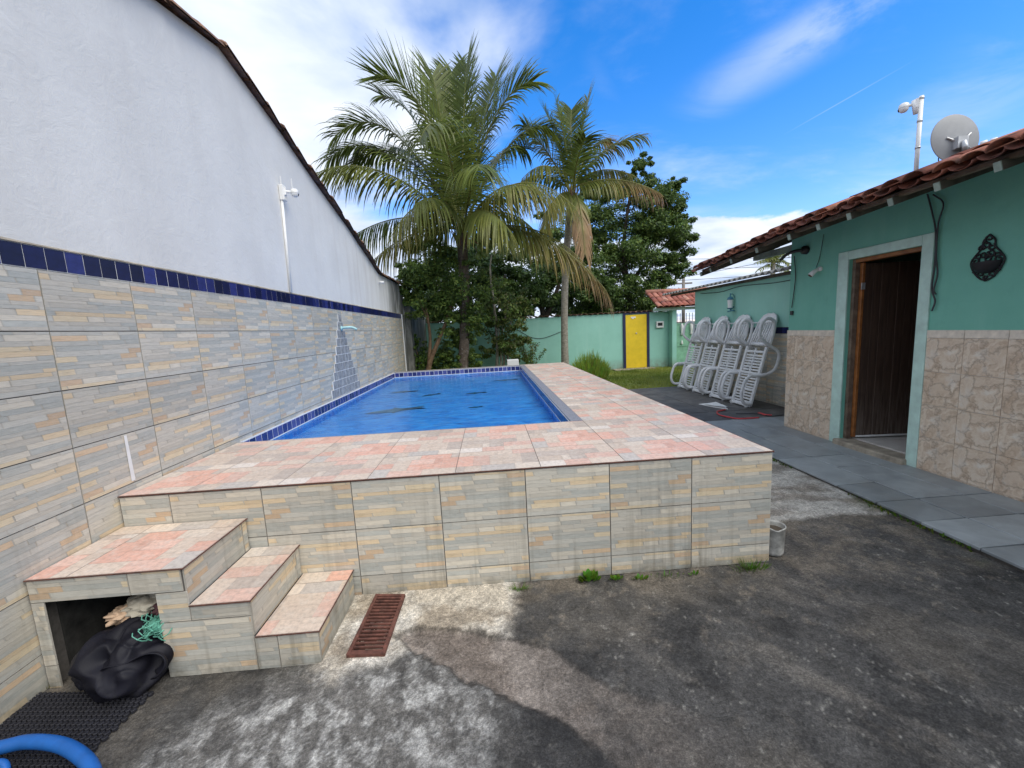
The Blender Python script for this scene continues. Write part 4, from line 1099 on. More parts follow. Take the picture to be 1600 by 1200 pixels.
# ================================================================== OBJECTS
# ------------------------------------------------------------------ four loungers stood on end
def make_lounger():
    """local: origin at the foot on the floor, +x leans to the wall, y across"""
    t = thing('sun_lounger', '', 'sun lounger')
    W = .31
    A = Vector((0, 0, .03)); B = Vector((.30, 0, 1.13)); d = (B-A).normalized(); nrm = Vector((-d.z, 0, d.x))   # nrm points to the yard
    def pt(s, n, y): return A+d*s+nrm*n+Vector((0, y, 0))
    LB = (B-A).length
    # bed frame: two rails and cross ends
    b = MB()
    for sy in (-1, 1): b.obox(pt(LB/2, 0, sy*(W-.03)), d*LB/2, (0, .030, 0), nrm*.022)
    for s in (.02, .30, .62, LB-.10): b.obox(pt(s, .004, 0), d*.022, (0, W-.061, 0), nrm*.018)
    b.obox(pt(-.005, .02, 0), d*.02, (0, W-.02, 0), nrm*.03)
    bevel(b.obj('bed_frame', mt['white_plastic'], t), .008)
    b = MB(); s = .07
    while s < LB-.13:
        for sy in (-1, 1): b.obox(pt(s, -.008, sy*(W-.06)*.52), d*.015, (0, (W-.06)*.47, 0), nrm*.008)
        s += .056
    for y in (-.0,): b.obox(pt(LB/2, .002, 0), d*(LB/2-.03), (0, .014, 0), nrm*.012)
    o = b.obj('seat_slats', mt['white_plastic'], t); o['kind'] = 'stuff'
    b = MB(); b.box((-.06, -W+.06, 0), (-.02, -W+.10, .06)); b.box((-.06, W-.10, 0), (-.02, W-.06, .06)); b.obj('foot', mt['white_plastic'], t)
    # backrest leaning further to the wall
    Cc = Vector((.555, 0, 1.745)); e = (Cc-B).normalized(); m = Vector((-e.z, 0, e.x)); LK = (Cc-B).length
    b = MB(); n = 10
    def bp(s, y, k=0.0): return B+e*s+m*k+Vector((0, y, 0))
    for sy in (-1, 1): b.tube([bp(.02, sy*.235), bp(.25, sy*.255), bp(LK*.75, sy*.235), bp(LK*.93, sy*.16), bp(LK, sy*.05)], [.026,.026,.026,.026,.02], 8, flat=.8)
    for q in range(7):
        y = -.19+q*.0633; b.obox(bp(LK*.40, y), e*LK*.36, (0, .021, 0), m*.007)
    b.obox(bp(.05, 0), e*.03, (0, .22, 0), m*.012)
    b.obj('backrest', mt['white_plastic'], t, True)
    hd = MB(); prev = None
    for s_, w in ((.74, .235), (.80, .225), (.88, .195), (.94, .15), (.985, .085), (1.0, .03)):
        row = [bp(LK*s_, -w, .012), bp(LK*s_, w, .012), bp(LK*s_, w, -.012), bp(LK*s_, -w, -.012)]
        if prev:
            for i in range(4): hd.quad(prev[i], prev[(i+1) % 4], row[(i+1) % 4], row[i])
        else: hd.quad(*row[::-1])
        prev = row
    hd.quad(*prev); bevel(hd.obj('headrest', mt['white_plastic'], t), .006)
    # one moulded side frame per side: lower leg, armrest, upper leg
    for sy in (-1, 1):
        y = sy*(W+.012); b = MB()
        lower = [(.06, .0), (.03, .12), (.07, .20), (.17, .255), (.30, .265), (.46, .25), (.545, .19), (.57, .10), (.61, -.02), (.66, -.13), (.74, -.22)]
        armr = [(.84, -.255), (1.02, -.25), (1.11, -.19), (1.16, -.06), (1.21, .09), (1.28, .21)]
        upper = [(1.38, .24), (1.52, .245), (1.62, .20), (1.65, .12), (1.60, .02), (1.40, -.02), (1.16, -.01)]
        b.tube(catmull([pt(s, n, y) for s, n in lower+armr+upper], 4), .024, 8, flat=1.3)
        b.obj('side_frame', mt['white_plastic'], t, True)
    b = MB(); b.tube([pt(1.60, .03, -W-.02), pt(1.60, .03, W+.02)], .014, 8); b.obj('tie_bar', mt['white_plastic'], t, True)
    return t
LOUNGER = [(7.62, 'white plastic sun lounger stood on end, next to the stone-tiled house corner', 0.0),
           (8.40, 'white plastic sun lounger on end, second from the stone-tiled house corner', .02),
           (9.19, 'white plastic sun lounger on end, third from the stone-tiled house corner', -.015),
           (9.93, 'white plastic sun lounger on end, last of the row toward the lawn', .01)]
def copy_tree(o, parent=None):
    c = o.copy(); COL.objects.link(c); c.parent = parent
    for ch in list(o.children): copy_tree(ch, c)
    return c
proto = make_lounger()
lo = [proto]+[copy_tree(proto) for _ in range(3)]
for o, (y, lab, rz) in zip(lo, LOUNGER):
    o.location = (7.305, y, .046); o.rotation_euler = (0, 0, rz); tag(o, lab, 'sun lounger', 'sun loungers stood against the annex wall')

# ------------------------------------------------------------------ wall lantern on the annex
def lantern():
    c = pX(1141, 471, AX-.10)
    t = thing('wall_lantern', 'small blue carriage lantern hung on the annex wall above the loungers', 'lantern', (AX-.10, c.y, c.z-.16))
    b = MB(); b.lathe([(.0,.34),(.012,.34),(.012,.27),(.05,.25),(.075,.20),(.065,.195)], 8); b.lathe([(.07,.02),(.055,0),(.0,-.01)], 8); b.obj('cap', mt['lantern_blue'], t)
    b = MB(); b.lathe([(.060,.195),(.048,.02)], 8); b.obj('glass', mt['white_paint'], t)
    b = MB(); b.tube(catmull([(.0,0,.30),(.05,0,.32),(.099,0,.24)], 5), .008, 6); b.obj('hook', mt['lantern_blue'], t, True); b = MB(); b.tube(catmull([(.09,.0,.05),(.03,.03,-.02),(.06,-.06,-.05),(.0,-.09,-.04),(-.02,.06,-.06)], 5), .014, 6); b.obj('bracket', mt['lantern_blue'], t, True)
lantern()

# ------------------------------------------------------------------ scroll planter
def planter():
    c = pX(1545, 404, HX)
    t = thing('scroll_planter', 'black wrought scroll wall planter on the green house wall', 'planter', (HX-.012, c.y, c.z))
    b = MB()
    def scroll(y, z, r, a0, turns, rr=.0075, dirn=1):
        pts = []
        for i in range(15):
            q = i/14; a = a0+dirn*turns*2*math.pi*q; R = r*(1-.78*q); pts.append((0, y+R*math.cos(a), z+R*math.sin(a)))
        b.tube(pts, rr, 6)
    for (y, z, r, a, tn, dr) in ((.0,.175,.035,-1.2,1.2,1), (.012,.125,.036,1.2,1.1,-1), (-.02,.10,.032,2.2,1.1,1), (.045,.10,.030,-.5,1.1,1), (-.02,.045,.034,-1,1.2,-1), (.03,.04,.036,2.4,1.2,1),
        (.066,.035,.028,.4,1.1,-1), (-.066,.03,.028,2.6,1.1,1), (.09,-.01,.034,.5,1.2,1), (-.085,-.015,.036,2.4,1.2,-1), (.0,.0,.036,.8,1.2,1), (.085,-.085,.030,-.8,1.1,-1), (-.08,-.09,.030,3.8,1.1,1),
        (.04,-.135,.030,-1.2,1.1,1), (-.04,-.14,.030,4.2,1.1,-1), (0,-.165,.022,-1.5,1.1,1)): scroll(y, z, r, a, tn, .0075, dr)
    for s in (-1, 1): b.tube(catmull([(0, 0, .21), (0, s*.042, .16), (0, s*.05, .10), (0, s*.09, .045), (0, s*.125, -.02), (0, s*.10, -.10), (0, s*.05, -.165), (0, 0, -.195)], 5), .007, 6)
    b.obj('scrollwork', mt['black_iron'], t, True)
    b = MB(); n = 12; prof = [(.112, -.025), (.112, -.04), (.095, -.085), (.055, -.12), (.0, -.13)]
    for (r, z) in prof:
        for i in range(n+1): a = math.pi*i/n; b.v.append((-r*.75*math.sin(a), r*math.cos(a), z))
    for k in range(len(prof)-1):
        for i in range(n): q = k*(n+1)+i; b.face((q, q+1, q+n+2, q+n+1))
    b.obj('pot', mt['black_iron'], t, True)
planter()

# ------------------------------------------------------------------ cables, spotlight and horn on the house
def house_bits():
    b = MB(); x = HX-.025
    q = lambda u, v, dx=0: pX(u, v, x-dx)
    b.tube(catmull([q(1449, 303), q(1456, 330), q(1462, 362), q(1461, 410), q(1456, 450), q(1461, 470), q(1456, 486)], 6), .008, 6)
    b.tube(catmull([q(1458, 304), q(1474, 318), q(1466, 350), q(1463, 400), q(1465, 428), q(1459, 452), q(1462, 460)], 6), .007, 6)
    tag(b.obj('wall_cable', mt['wire'], smooth=True), 'black cables drooping down beside the door surround', 'cable')
    b = MB(); x2 = HX-.02; h = lambda u, v: pX(u, v, x2)
    b.tube(catmull([h(1241, 400), h(1243, 430), h(1240, 460), h(1237, 481)], 6), .006, 6); b.obox(h(1237, 489), (.012, 0, 0), (0, .02, 0), (0, 0, .03))
    tag(b.obj('hanging_plug', mt['wire']), 'black plug dangling on a lead at the house corner', 'plug')
    c = pX(1252, 391, HX-.08); t = thing('wall_bracket', 'black bracket lamp sticking out below the eave at the house corner', 'lamp', (HX, c.y, c.z))
    b = MB(); b.lathe([(.0,-.06),(.055,-.055),(.06,-.002)], 12, (0,0,0), 'x'); b.obj('base', mt['black_plastic'], t, True)
    b = MB(); b.tube(catmull([(-.05,0,0),(-.10,.10,.005),(-.12,.24,-.02),(-.13,.34,-.08)], 5), [.022]*15+[.014], 8); b.obj('arm', mt['black_plastic'], t, True)
    c = pX(1277, 424, HX-.05); t = thing('spotlight', 'small white spotlight on the green wall left of the door', 'spotlight', (HX, c.y, c.z))
    b = MB(); b.lathe([(.0,-.03),(.03,-.03),(.03,-.001)], 12, (0,0,.03), 'x'); b.obj('base', mt['camera_white'], t, True)
    b = MB(); b.tube([(-.03,.01,.03), (-.075,.03,-.005), (-.11,.045,-.045)], [.020,.030,.034], 10); b.obj('head', mt['camera_white'], t, True)
    b = MB(); b.tube([(-.111,.0455,-.046), (-.116,.047,-.052)], .026, 10); b.obj('lens', mt['rust'], t, True)
    b = MB(); b.tube(catmull([h(1275, 418), h(1280, 405), h(1284, 385), h(1287, 366)], 5), .004, 6)
    tag(b.obj('spotlight_lead', mt['wire']), 'thin dark lead running up from the spotlight', 'cable')
house_bits()

# ------------------------------------------------------------------ roof mast with camera, satellite dish
def dome_camera(t, p, side):
    """bullet-dome security camera hanging at local point p, pointing to side (unit vector)"""
    p = Vector(p); s = Vector(side)
    b = MB(); b.tube([p+s*.0, p+s*.07], .016, 8); b.obj('bracket', mt['camera_white'], t); b = MB(); b.obox(p+s*(-.005), s*.012, s.cross(Vector((0,0,1)))*.03, (0, 0, .045)); b.obj('mounting_plate', mt['camera_white'], t)
    c = p+s*.10; b = MB(); b.lathe([(.0,.040),(.026,.038),(.042,.026),(.046,.0),(.046,-.010)], 16, c); b.obj('housing', mt['camera_white'], t, True)
    b = MB(); b.lathe([(.044,-.010),(.040,-.036),(.025,-.054),(.0,-.060)], 16, c); b.obj('dome', mt['camera_white'], t, True)
    b = MB(); l = c+s*.034+Vector((0,0,-.026)); b.tube([l, l+s*.012+Vector((0,0,-.004))], .014, 10); b.obj('lens', mt['black_plastic'], t, True)
    return c
def roof_mast():
    x = 7.25; top = pX(1440, 150, x); bot = pX(1440, 275, x); zr = ez(top.y)+(x-EX)*SLOPE
    t = thing('camera_mast', 'white pole on the clay roof carrying a security camera', 'pole', (x, top.y, zr))
    b = MB(); b.tube([(0,0,-.15), (0,0,top.z-zr)], .021, 12); b.obj('pole', mt['camera_white'], t, True)
    for z in (.35, .62, .85): b = MB(); b.lathe([(.0215,z),(.025,z),(.025,z+.02),(.0215,z+.02)], 12); b.obj('clamp', mt['galvanised'], t, True)
    dome_camera(t, (-.02, .03, top.z-zr-.06), Vector((-.75, .66, 0)).normalized())
    b = MB(); b.tube([(-.012,.028,top.z-zr-.16),(-.03,.04,top.z-zr-.02)], .03, 8); b.obj('junction', mt['camera_white'], t, True)
roof_mast()
def dish():
    x = 7.30; c = pX(1497, 214, x); yd = c.y; zr = ez(yd)+(x-EX)*SLOPE+.09
    t = thing('satellite_dish', 'grey round satellite dish seen from behind on the clay roof', 'dish', (x, yd, zr))
    R = (pX(1460, 216, x)-pX(1533, 212, x)).length*.5*.80
    view = Vector(c-Vector(CAM)).normalized(); fw = Vector(RC[2]); n = (fw+Vector((.05, 0, .08))).normalized(); R = 36.0*(c-Vector(CAM)).dot(fw)/F_PX     # dish faces away
    ax = n.orthogonal().normalized(); ay = n.cross(ax); o = Vector((0, 0, c.z-zr))
    b = MB(); seg = 40; rings = [(.0, 0), (.3, .010), (.6, .042), (.85, .088), (.985, .122), (1.0, .128), (1.0, .118), (.96, .108), (.85, .078), (.6, .034), (.3, .004), (0, -.006)]
    for (r, h) in rings:
        for j in range(seg): a = 2*math.pi*j/seg; b.v.append(tuple(o+ax*r*R*math.cos(a)+ay*r*R*math.sin(a)*1.04+n*(h*R*1.1)))
    for i in range(len(rings)-1):
        for j in range(seg): q = i*seg+j; w = i*seg+(j+1) % seg; b.face((q, w, w+seg, q+seg))
    b.obj('reflector', mt['dish_grey'], t, True)
    b = MB(); hub = o-n*.03+Vector((0,0,-R*.30)); b.obox(hub, Vector((0,0,1))*.055, n.cross(Vector((0,0,1))).normalized()*.05, n*.028); 
    for (aa, bb) in ((.12,.10),(.13,-.05),(-.11,.07)):
        s = n.cross(Vector((0,0,1))).normalized(); b.tube([hub, hub+s*aa+Vector((0,0,bb))+n*.03], .009, 6)
    b.obj('mount', mt['galvanised'], t)
    b = MB(); s = n.cross(Vector((0,0,1))).normalized(); b.tube(catmull([hub-n*.03, hub-n*.05+Vector((0,0,-.07)), Vector((0,0,.05))+s*.07, Vector((0,0,-.06))+s*.07], 6), .024, 10); b.tube([hub+s*.02, Vector((0,0,-.05))+s*.13+n*.02], .009, 6); b.obj('mast', mt['galvanised'], t, True)
    l = pX(1545, 222, x+.12); lo_ = l-Vector((x, yd, zr)); b = MB(); b.tube([o-Vector((0,0,R*.95))+n*.10, lo_-Vector((0,0,.035))], .010, 6); b.obj('arm', mt['galvanised'], t, True)
    b = MB(); s2 = Vector((.55,-.83,0)); b.tube([lo_-s2*.055, lo_-s2*.01], .026, 10); b.tube([lo_+s2*.01, lo_+s2*.055], .026, 10); b.tube([lo_, lo_+Vector((0,0,-.05))], .012, 8); b.obj('receiver', mt['camera_white'], t, True)
    b = MB(); b.tube(catmull([lo_+s2*.05+Vector((0,0,-.02)), lo_+s2*.06+Vector((0,0,-.07)), lo_+s2*.04+Vector((0,0,-.13))], 5), .005, 6); p = pX(1468, 250, x-.06)-Vector((x, yd, zr)); b.tube(catmull([p+Vector((0,0,.06)), p+Vector((0,.01,0)), p+Vector((.02,-.02,-.1))], 5), .005, 6); b.obj('cable', mt['wire'], t)
dish()

# ------------------------------------------------------------------ security camera and conduit on the white wall
def wall_camera():
    y = 5.36
    t = thing('wall_camera', 'white dome security camera on a conduit on the white wall', 'camera', (.012, y, 2.34))
    z1 = pX(436, 300, .03).z-2.34
    b = MB(); b.tube([(.014, -.03, .005), (.014, .03, z1)], .017, 10); b.obj('conduit', mt['camera_white'], t, True)
    b = MB(); b.box((.0, .00, z1-.08), (.055, .085, z1+.10)); bevel(b.obj('junction_box', mt['camera_white'], t), .008)
    c = dome_camera(t, (.056, .05, z1+.03), Vector((.93, .36, 0)).normalized())
    b = MB(); b.tube([c+Vector((-.03, .02, .04)), c+Vector((-.03, .02, .17))], .005, 6); b.tube([(.03, .02, z1+.09), (.03, .02, z1+.20)], .005, 6); b.obj('antenna', mt['camera_white'], t)
wall_camera()
def shower():
    p = pX(533, 513, .03)
    b = MB(); b.tube(catmull([(0,0,0), (.06,0,.008), (.16,.02,.008), (.24,.03,-.03)], 5), [.022]*15+[.026], 10)
    b.lathe([(.0,0),(.04,.0),(.04,.012),(.02,.018)], 12, (0,0,0), 'x')
    o = b.obj('shower_spout', mt['aqua_plastic'], smooth=True, loc=(.034, 6.93, p.z)); tag(o, 'pale aqua plastic shower spout on the grey mosaic', 'shower')
shower()

# ------------------------------------------------------------------ drain grate
def grate():
    P = [Vector((1.588, 2.585)), Vector((1.786, 2.56)), Vector((1.776, 2.055)), Vector((1.568, 2.07))]
    t = thing('drain_grate', 'rusty barred drain grate beside the lowest step', 'grate', (1.68, 2.32, .012)); o = Vector((1.68, 2.32))
    q = [p-o for p in P]; z = .013
    b = MB()
    for i in range(4):
        a, c = q[i], q[(i+1) % 4]; d = (c-a).normalized(); n = Vector((-d.y, d.x)); L = (c-a).length
        m = (a+c)/2; b.obox((m.x-n.x*.008, m.y-n.y*.008, z), (d.x*(L/2+.0), d.y*(L/2), 0), (n.x*.010, n.y*.010, 0), (0, 0, .008+.0007*i))
    b.obj('frame', mt['rust'], t)
    N = 17
    for k in range(1, N):
        f = k/N; a = q[0].lerp(q[3], f); c = q[1].lerp(q[2], f); d = (c-a).normalized(); L = (c-a).length; m = (a+c)/2
        b = MB(); b.obox((m.x, m.y, z-.001), (d.x*(L/2-.012), d.y*(L/2-.012), 0), (-d.y*.0065, d.x*.0065, 0), (0, 0, .005)); b.obj('bar', mt['rust'], t)
    b = MB(); b.quad((q[0].x, q[0].y, .0005), (q[3].x, q[3].y, .0005), (q[2].x, q[2].y, .0005), (q[1].x, q[1].y, .0005)); b.obj('pit', mt['pit_shade'], t)  # flat black sheet, its colour stands for the shade in the pit
grate()

# ------------------------------------------------------------------ niche contents
def blob(center, rad, fn, nu=40, nv=26):
    b = MB()
    for j in range(nv+1):
        ph = math.pi*j/nv
        for i in range(nu):
            th = 2*math.pi*i/nu; d = Vector((math.sin(ph)*math.cos(th), math.sin(ph)*math.sin(th), math.cos(ph)))
            k = fn(d); b.v.append((center[0]+d.x*rad[0]*k, center[1]+d.y*rad[1]*k, max(.004, center[2]+d.z*rad[2]*k)))
    for j in range(nv):
        for i in range(nu): a = j*nu+i; c = j*nu+(i+1) % nu; b.face((a, a+nu, c+nu, c))
    return b
def bag():
    t = thing('plastic_sack', 'crumpled black plastic sack slumping out of the step niche', 'sack', (.46, 2.05, 0))
    def fn(d):
        p = Vector((d.x*1.15, d.y*1.15, d.z*.9)); fold = abs(mnoise.noise(p*1.55+Vector((4,1,0))))
        return .82+.28*mnoise.noise(p)+.30*(.5-fold)-.06*math.exp(-abs(mnoise.noise(p*1.5+Vector((7,3,2))))*9)
    b = blob((.0, .02, .145), (.215, .23, .20), fn, 130, 84); b.obj('body', mt['black_tarp'], t, True)
    # loose mouth of the sack folding over to the right
    b = MB(); nu, nv = 30, 14
    for j in range(nv+1):
        v = j/nv
        for i in range(nu+1):
            u = i/nu; a = -.4+u*3.6; r = .105+.035*math.sin(u*9)+.02*math.sin(v*7+u*5)
            x = .10+r*math.cos(a)*(1-.25*v); y = -.115+.10*v+.03*math.sin(u*6.3); z = .145+r*math.sin(a)*(.85)-.02*v
            b.v.append((x, y, max(.006, z)))
    for j in range(nv):
        for i in range(nu): a = j*(nu+1)+i; b.face((a, a+1, a+nu+2, a+nu+1))
    o = b.obj('mouth', mt['black_tarp'], t, True); m = o.modifiers.new('s', 'SOLIDIFY'); m.thickness = .006
    b = MB()
    pts = [(-.26, .12, .004), (-.10, -.10, .004), (.02, -.17, .004), (.20, -.05, .004), (.17, .2, .004)]
    def fn2(d): return .85+.3*mnoise.noise(d*2.3+Vector((9,2,1)))
    b = blob((-.17, .07, .085), (.13, .17, .10), fn2, 36, 22); b.obj('flap', mt['black_tarp'], t, True)
bag()
def rags():
    def mk(name, c, rad, s, m, lab):
        def fn(d): return .78+.45*mnoise.noise(d*2.2+Vector((s,0,0)))+.30*(.4-abs(mnoise.noise(d*3.6+Vector((s,3,0)))))
        b = blob((0,0,0), rad, fn, 44, 26); b.v = [(x, y, z) for x, y, z in b.v]
        b2 = MB(); b2.f = b.f; b2.c = b.c; b2.m = b.m
        def fnz(d): return fn(d)
        vs = []
        nu, nv = 44, 26
        for j in range(nv+1):
            ph = math.pi*j/nv
            for i in range(nu):
                th = 2*math.pi*i/nu; d = Vector((math.sin(ph)*math.cos(th), math.sin(ph)*math.sin(th), math.cos(ph))); k = fn(d); vs.append((d.x*rad[0]*k, d.y*rad[1]*k, d.z*rad[2]*k))
        b2.v = vs; o = b2.obj(name, mt[m], smooth=True, loc=c); tag(o, lab, 'rag')
    mk('rag', (.46, 2.22, .345), (.125, .12, .06), 3, 'rag', 'crumpled off-white rag heaped on the black sack')
    mk('rag', (.36, 2.17, .315), (.075, .07, .045), 8, 'rag_peach', 'small peach coloured cloth beside the off-white rag')
    mk('rag', (.565, 2.20, .325), (.06, .09, .05), 15, 'rag_dark', 'dark red cloth tucked behind the green net')
    r = random.Random(6); b = MB()
    for k in range(70):
        c = Vector((r.gauss(.0, .028), r.gauss(0, .03), r.gauss(0, .022))); pts = [c]
        d = Vector((r.uniform(-1,1), r.uniform(-1,1), r.uniform(-.6,.6))).normalized()
        for q in range(5): d = (d+Vector((r.uniform(-.7,.7), r.uniform(-.7,.7), r.uniform(-.6,.6)))-pts[-1]*6).normalized(); pts.append(pts[-1]+d*.028)
        b.tube(pts, .0028, 4, cap=False)
    for k in range(14):
        x = r.uniform(-.07, .0); pts = [(x, -.02, 0), (x-.012, -.06, -.02), (x-.02+r.uniform(-.01,.01), -.075, -.06-r.uniform(0,.04))]; b.tube(pts, .0026, 4, cap=False)
    def fn(d): return .9+.3*mnoise.noise(d*3)
    bb = blob((0,0,0), (.055,.06,.04), fn, 20, 12)
    t = thing('net_bundle', 'tangled bundle of green netting on the black sack', 'net', (.605, 2.10, .285))
    b.obj('strands', mt['green_net'], t)
    core = MB(); nu, nv = 20, 12
    for j in range(nv+1):
        ph = math.pi*j/nv
        for i in range(nu):
            th = 2*math.pi*i/nu; d = Vector((math.sin(ph)*math.cos(th), math.sin(ph)*math.sin(th), math.cos(ph))); k = .85+.35*mnoise.noise(d*3); core.v.append((d.x*.062*k, d.y*.06*k, d.z*.042*k))
    core.f = bb.f; core.c = bb.c; core.m = bb.m; core.obj('core', mt['green_net'], t, True)
rags()

# ------------------------------------------------------------------ mat, hose, bucket, paper, red hose
def mat():
    b = MB(); r = .0135; dx = r*math.sqrt(3)*1.12; dy = r*1.5*1.12; cells = 0
    for j in range(-22, 10):
        for i in range(-4, 20):
            x = i*dx+(dx/2 if j % 2 else 0); y = j*dy
            n0 = len(b.v)
            for k in range(6):
                a = math.pi/6+k*math.pi/3
                for (q, z) in ((r, .0), (r*.95, .011), (r*.62, .013), (r*.40, .003)): b.v.append((x+q*math.cos(a), y+q*math.sin(a), z))
            for k in range(6):
                for q in range(3): a = n0+k*4+q; c = n0+((k+1) % 6)*4+q; b.face((a, c, c+1, a+1))
    o = b.obj('rubber_mat', mt['rubber_mat'], loc=(.10, 1.80, .006)); o.rotation_euler = (0, 0, -.10)
    tag(o, 'black honeycomb rubber mat on the floor by the tiled wall', 'mat')
mat()
def hose():
    P = [pZ(-60, 1180, .10), pZ(0, 1168, .10), pZ(45, 1159, .10), pZ(95, 1164, .10), pZ(132, 1186, .095), pZ(146, 1215, .085), pZ(135, 1260, .075)]
    b = MB(); b.tube(catmull(P, 6), .027, 14)
    q = [pZ(-40, 1200, .14), pZ(5, 1193, .13)]; q2 = pZ(8, 1230, .08); b.tube(catmull([q[0], q[1], q2], 6), .014, 10)
    # stand the coil on the floor
    o = tag(b.obj('pool_hose', mt['blue_hose'], smooth=True), 'blue pool hose curling over the floor by the rubber mat', 'hose')
hose()
def bucket():
    t = thing('planter_bucket', 'cracked dirty white bucket of soil against the pool corner', 'bucket', (4.462, 2.735, .006))
    b = MB(); prof = [(.0,.002),(.066,.002),(.069,.02),(.075,.205),(.078,.207),(.078,.217),(.073,.217),(.070,.205),(.064,.18)]
    n0 = len(b.v); b.lathe(prof, 28); o = b.obj('pail', mt['old_bucket'], t, True)
    for i, v in enumerate(o.data.vertices):
        a = math.atan2(v.co.y, v.co.x)
        if v.co.z > .19 and -2.6 < a < -1.2: v.co.z -= .014*math.exp(-((a+1.9)/.35)**2)
    b = MB(); b.lathe([(.0,.190),(.045,.187),(.069,.180)], 20); b.obj('soil', mt['soil'], t, True)
bucket()
def litter():
    a = [pZ(1093, 633, .05), pZ(1137, 640, .05), pZ(1128, 632, .05), pZ(1110, 630, .05)]
    b = MB(); n = 8
    P = [pZ(1092, 632, .05), pZ(1118, 637, .05), pZ(1137, 639.5, .05), pZ(1129, 633, .05), pZ(1108, 631, .05)]
    for k, z in ((0, .050), (1, .066)):
        for q in P: b.v.append((q.x, q.y, z+.012*mnoise.noise((q.x*9, q.y*9, k))))
    m = len(P); b.face(range(m-1, -1, -1)); b.face(range(m, 2*m))
    for i in range(m): j = (i+1) % m; b.face((i, j, m+j, m+i))
    b.quad(tuple(P[0].lerp(P[1], .3)+Vector((0,0,.03))), tuple(P[1]+Vector((0,0,.034))), tuple(P[2]+Vector((0,0,.05))), tuple(P[4].lerp(P[3], .5)+Vector((0,0,.055))))
    tag(b.obj('paper_sheet', mt['white_paint']), 'white folded sheet lying on the dark slabs by the loungers', 'paper')
    b = MB(); pts = [pZ(1134, 640, .06), pZ(1121, 643, .06), pZ(1124, 648, .06), pZ(1140, 652, .06), pZ(1155, 654, .06), pZ(1186, 652.5, .06)]
    b.tube(catmull(pts, 6), .012, 8); tag(b.obj('red_hose', mt['red_hose'], smooth=True), 'red hose looped on the slabs in front of the loungers', 'hose')
    b = MB(); pts = [pZ(1186, 645, .06), pZ(1196, 648, .06), pZ(1206, 648.5, .06)]
    b.tube(pts, .03, 8, flat=.4); tag(b.obj('red_strap', mt['red_hose'], smooth=True), 'short flat red strap beside the foot of the loungers', 'strap')
    b = MB(); b.tube(catmull([pZ(1150, 646, .055), pZ(1180, 646, .055), pZ(1205, 650, .055), pZ(1224, 648, .055)], 5), .007, 6); tag(b.obj('floor_cable', mt['wire']), 'dark cable lying on the slabs under the loungers', 'cable')
litter()
# ================================================================== VEGETATION
UP = Vector((0, 0, 1))
def frond_mesh(p0, p1, p2, seed, yellow=0.0, brown=0.0, lmax=.80, npair=58, droop=.55, trunk=None, dense=1.0):
    r = random.Random(seed); n = 26; C = bez(p0, p1, p2, n); b = MB(); nf = 0
    b.tube(C, [max(.006, .034*(1-.85*i/n)) for i in range(n+1)], 5, (.30, .30, .10))
    outw = (Vector(p2)-Vector(p0)); outw.z = 0; outw = outw.normalized() if outw.length > .2 else Vector((0, -1, 0))
    kk = r.uniform(.95, 1.4); base_g = (.118*kk, .158*kk, .036*kk)
    for k in range(npair):
        t = .10+.90*(k+.5)/npair; i = min(n-1, int(t*n)); f = t*n-i; P = C[i].lerp(C[i+1], f); T = (C[i+1]-C[i]).normalized()
        Nn = UP*1.0-outw*.35; Nn = Nn-T*Nn.dot(T)
        if Nn.length < .15: Nn = -outw-T*(-outw).dot(T)
        Nn.normalize(); S = T.cross(Nn).normalized()
        prof = math.sin(math.pi*(.14+.72*t))**.6
        for sd in (-1, 1):
            if r.random() > dense: continue
            L = lmax*prof*r.uniform(.70, 1.12); w = .0185*r.uniform(.8, 1.25)
            D = (S*sd*(1.0-.22*t)+T*(.50+.45*t)+Nn*r.uniform(.05, .25)-UP*max(0, droop-.40)*1.5+Vector((r.uniform(-.12,.12), r.uniform(-.12,.12), r.uniform(-.10,.10)))).normalized()
            g = r.uniform(.7, 1.3); dr = droop*r.uniform(.55, 1.2)
            yl = min(1, max(0, yellow*(.35+.9*t)+r.uniform(-.15, .15))) if yellow > 0 else 0
            br = min(1, max(0, brown*(2.2*t-.7)+r.uniform(-.2, .2))) if brown > 0 else 0
            def colr(s):
                c = [base_g[0]*g, base_g[1]*g, base_g[2]*g]
                y = min(1, yl*(.6+.8*s)); c = [c[q]+((.36, .335, .085)[q]-c[q])*y for q in range(3)]
                v = min(1, br*(.5+.9*s)); c = [c[q]+((.46, .30, .165)[q]-c[q])*v for q in range(3)]
                return tuple(c)
            pt = P.copy(); d = D.copy(); W = (d.cross(Nn)); W = W.normalized() if W.length > .01 else S
            prev = (pt-W*w*.5, pt+W*w*.5); segs = 5
            for q in range(segs):
                s = (q+1)/segs; pt = pt+d*L/segs; ww = w*(1.15, 1.1, .95, .65, .05)[q]
                cur = (pt-W*ww, pt+W*ww); b.quad(prev[0], prev[1], cur[1], cur[0], colr(s)); prev = cur
                d = (d-UP*dr*(.24+.26*q)).normalized()
    return b
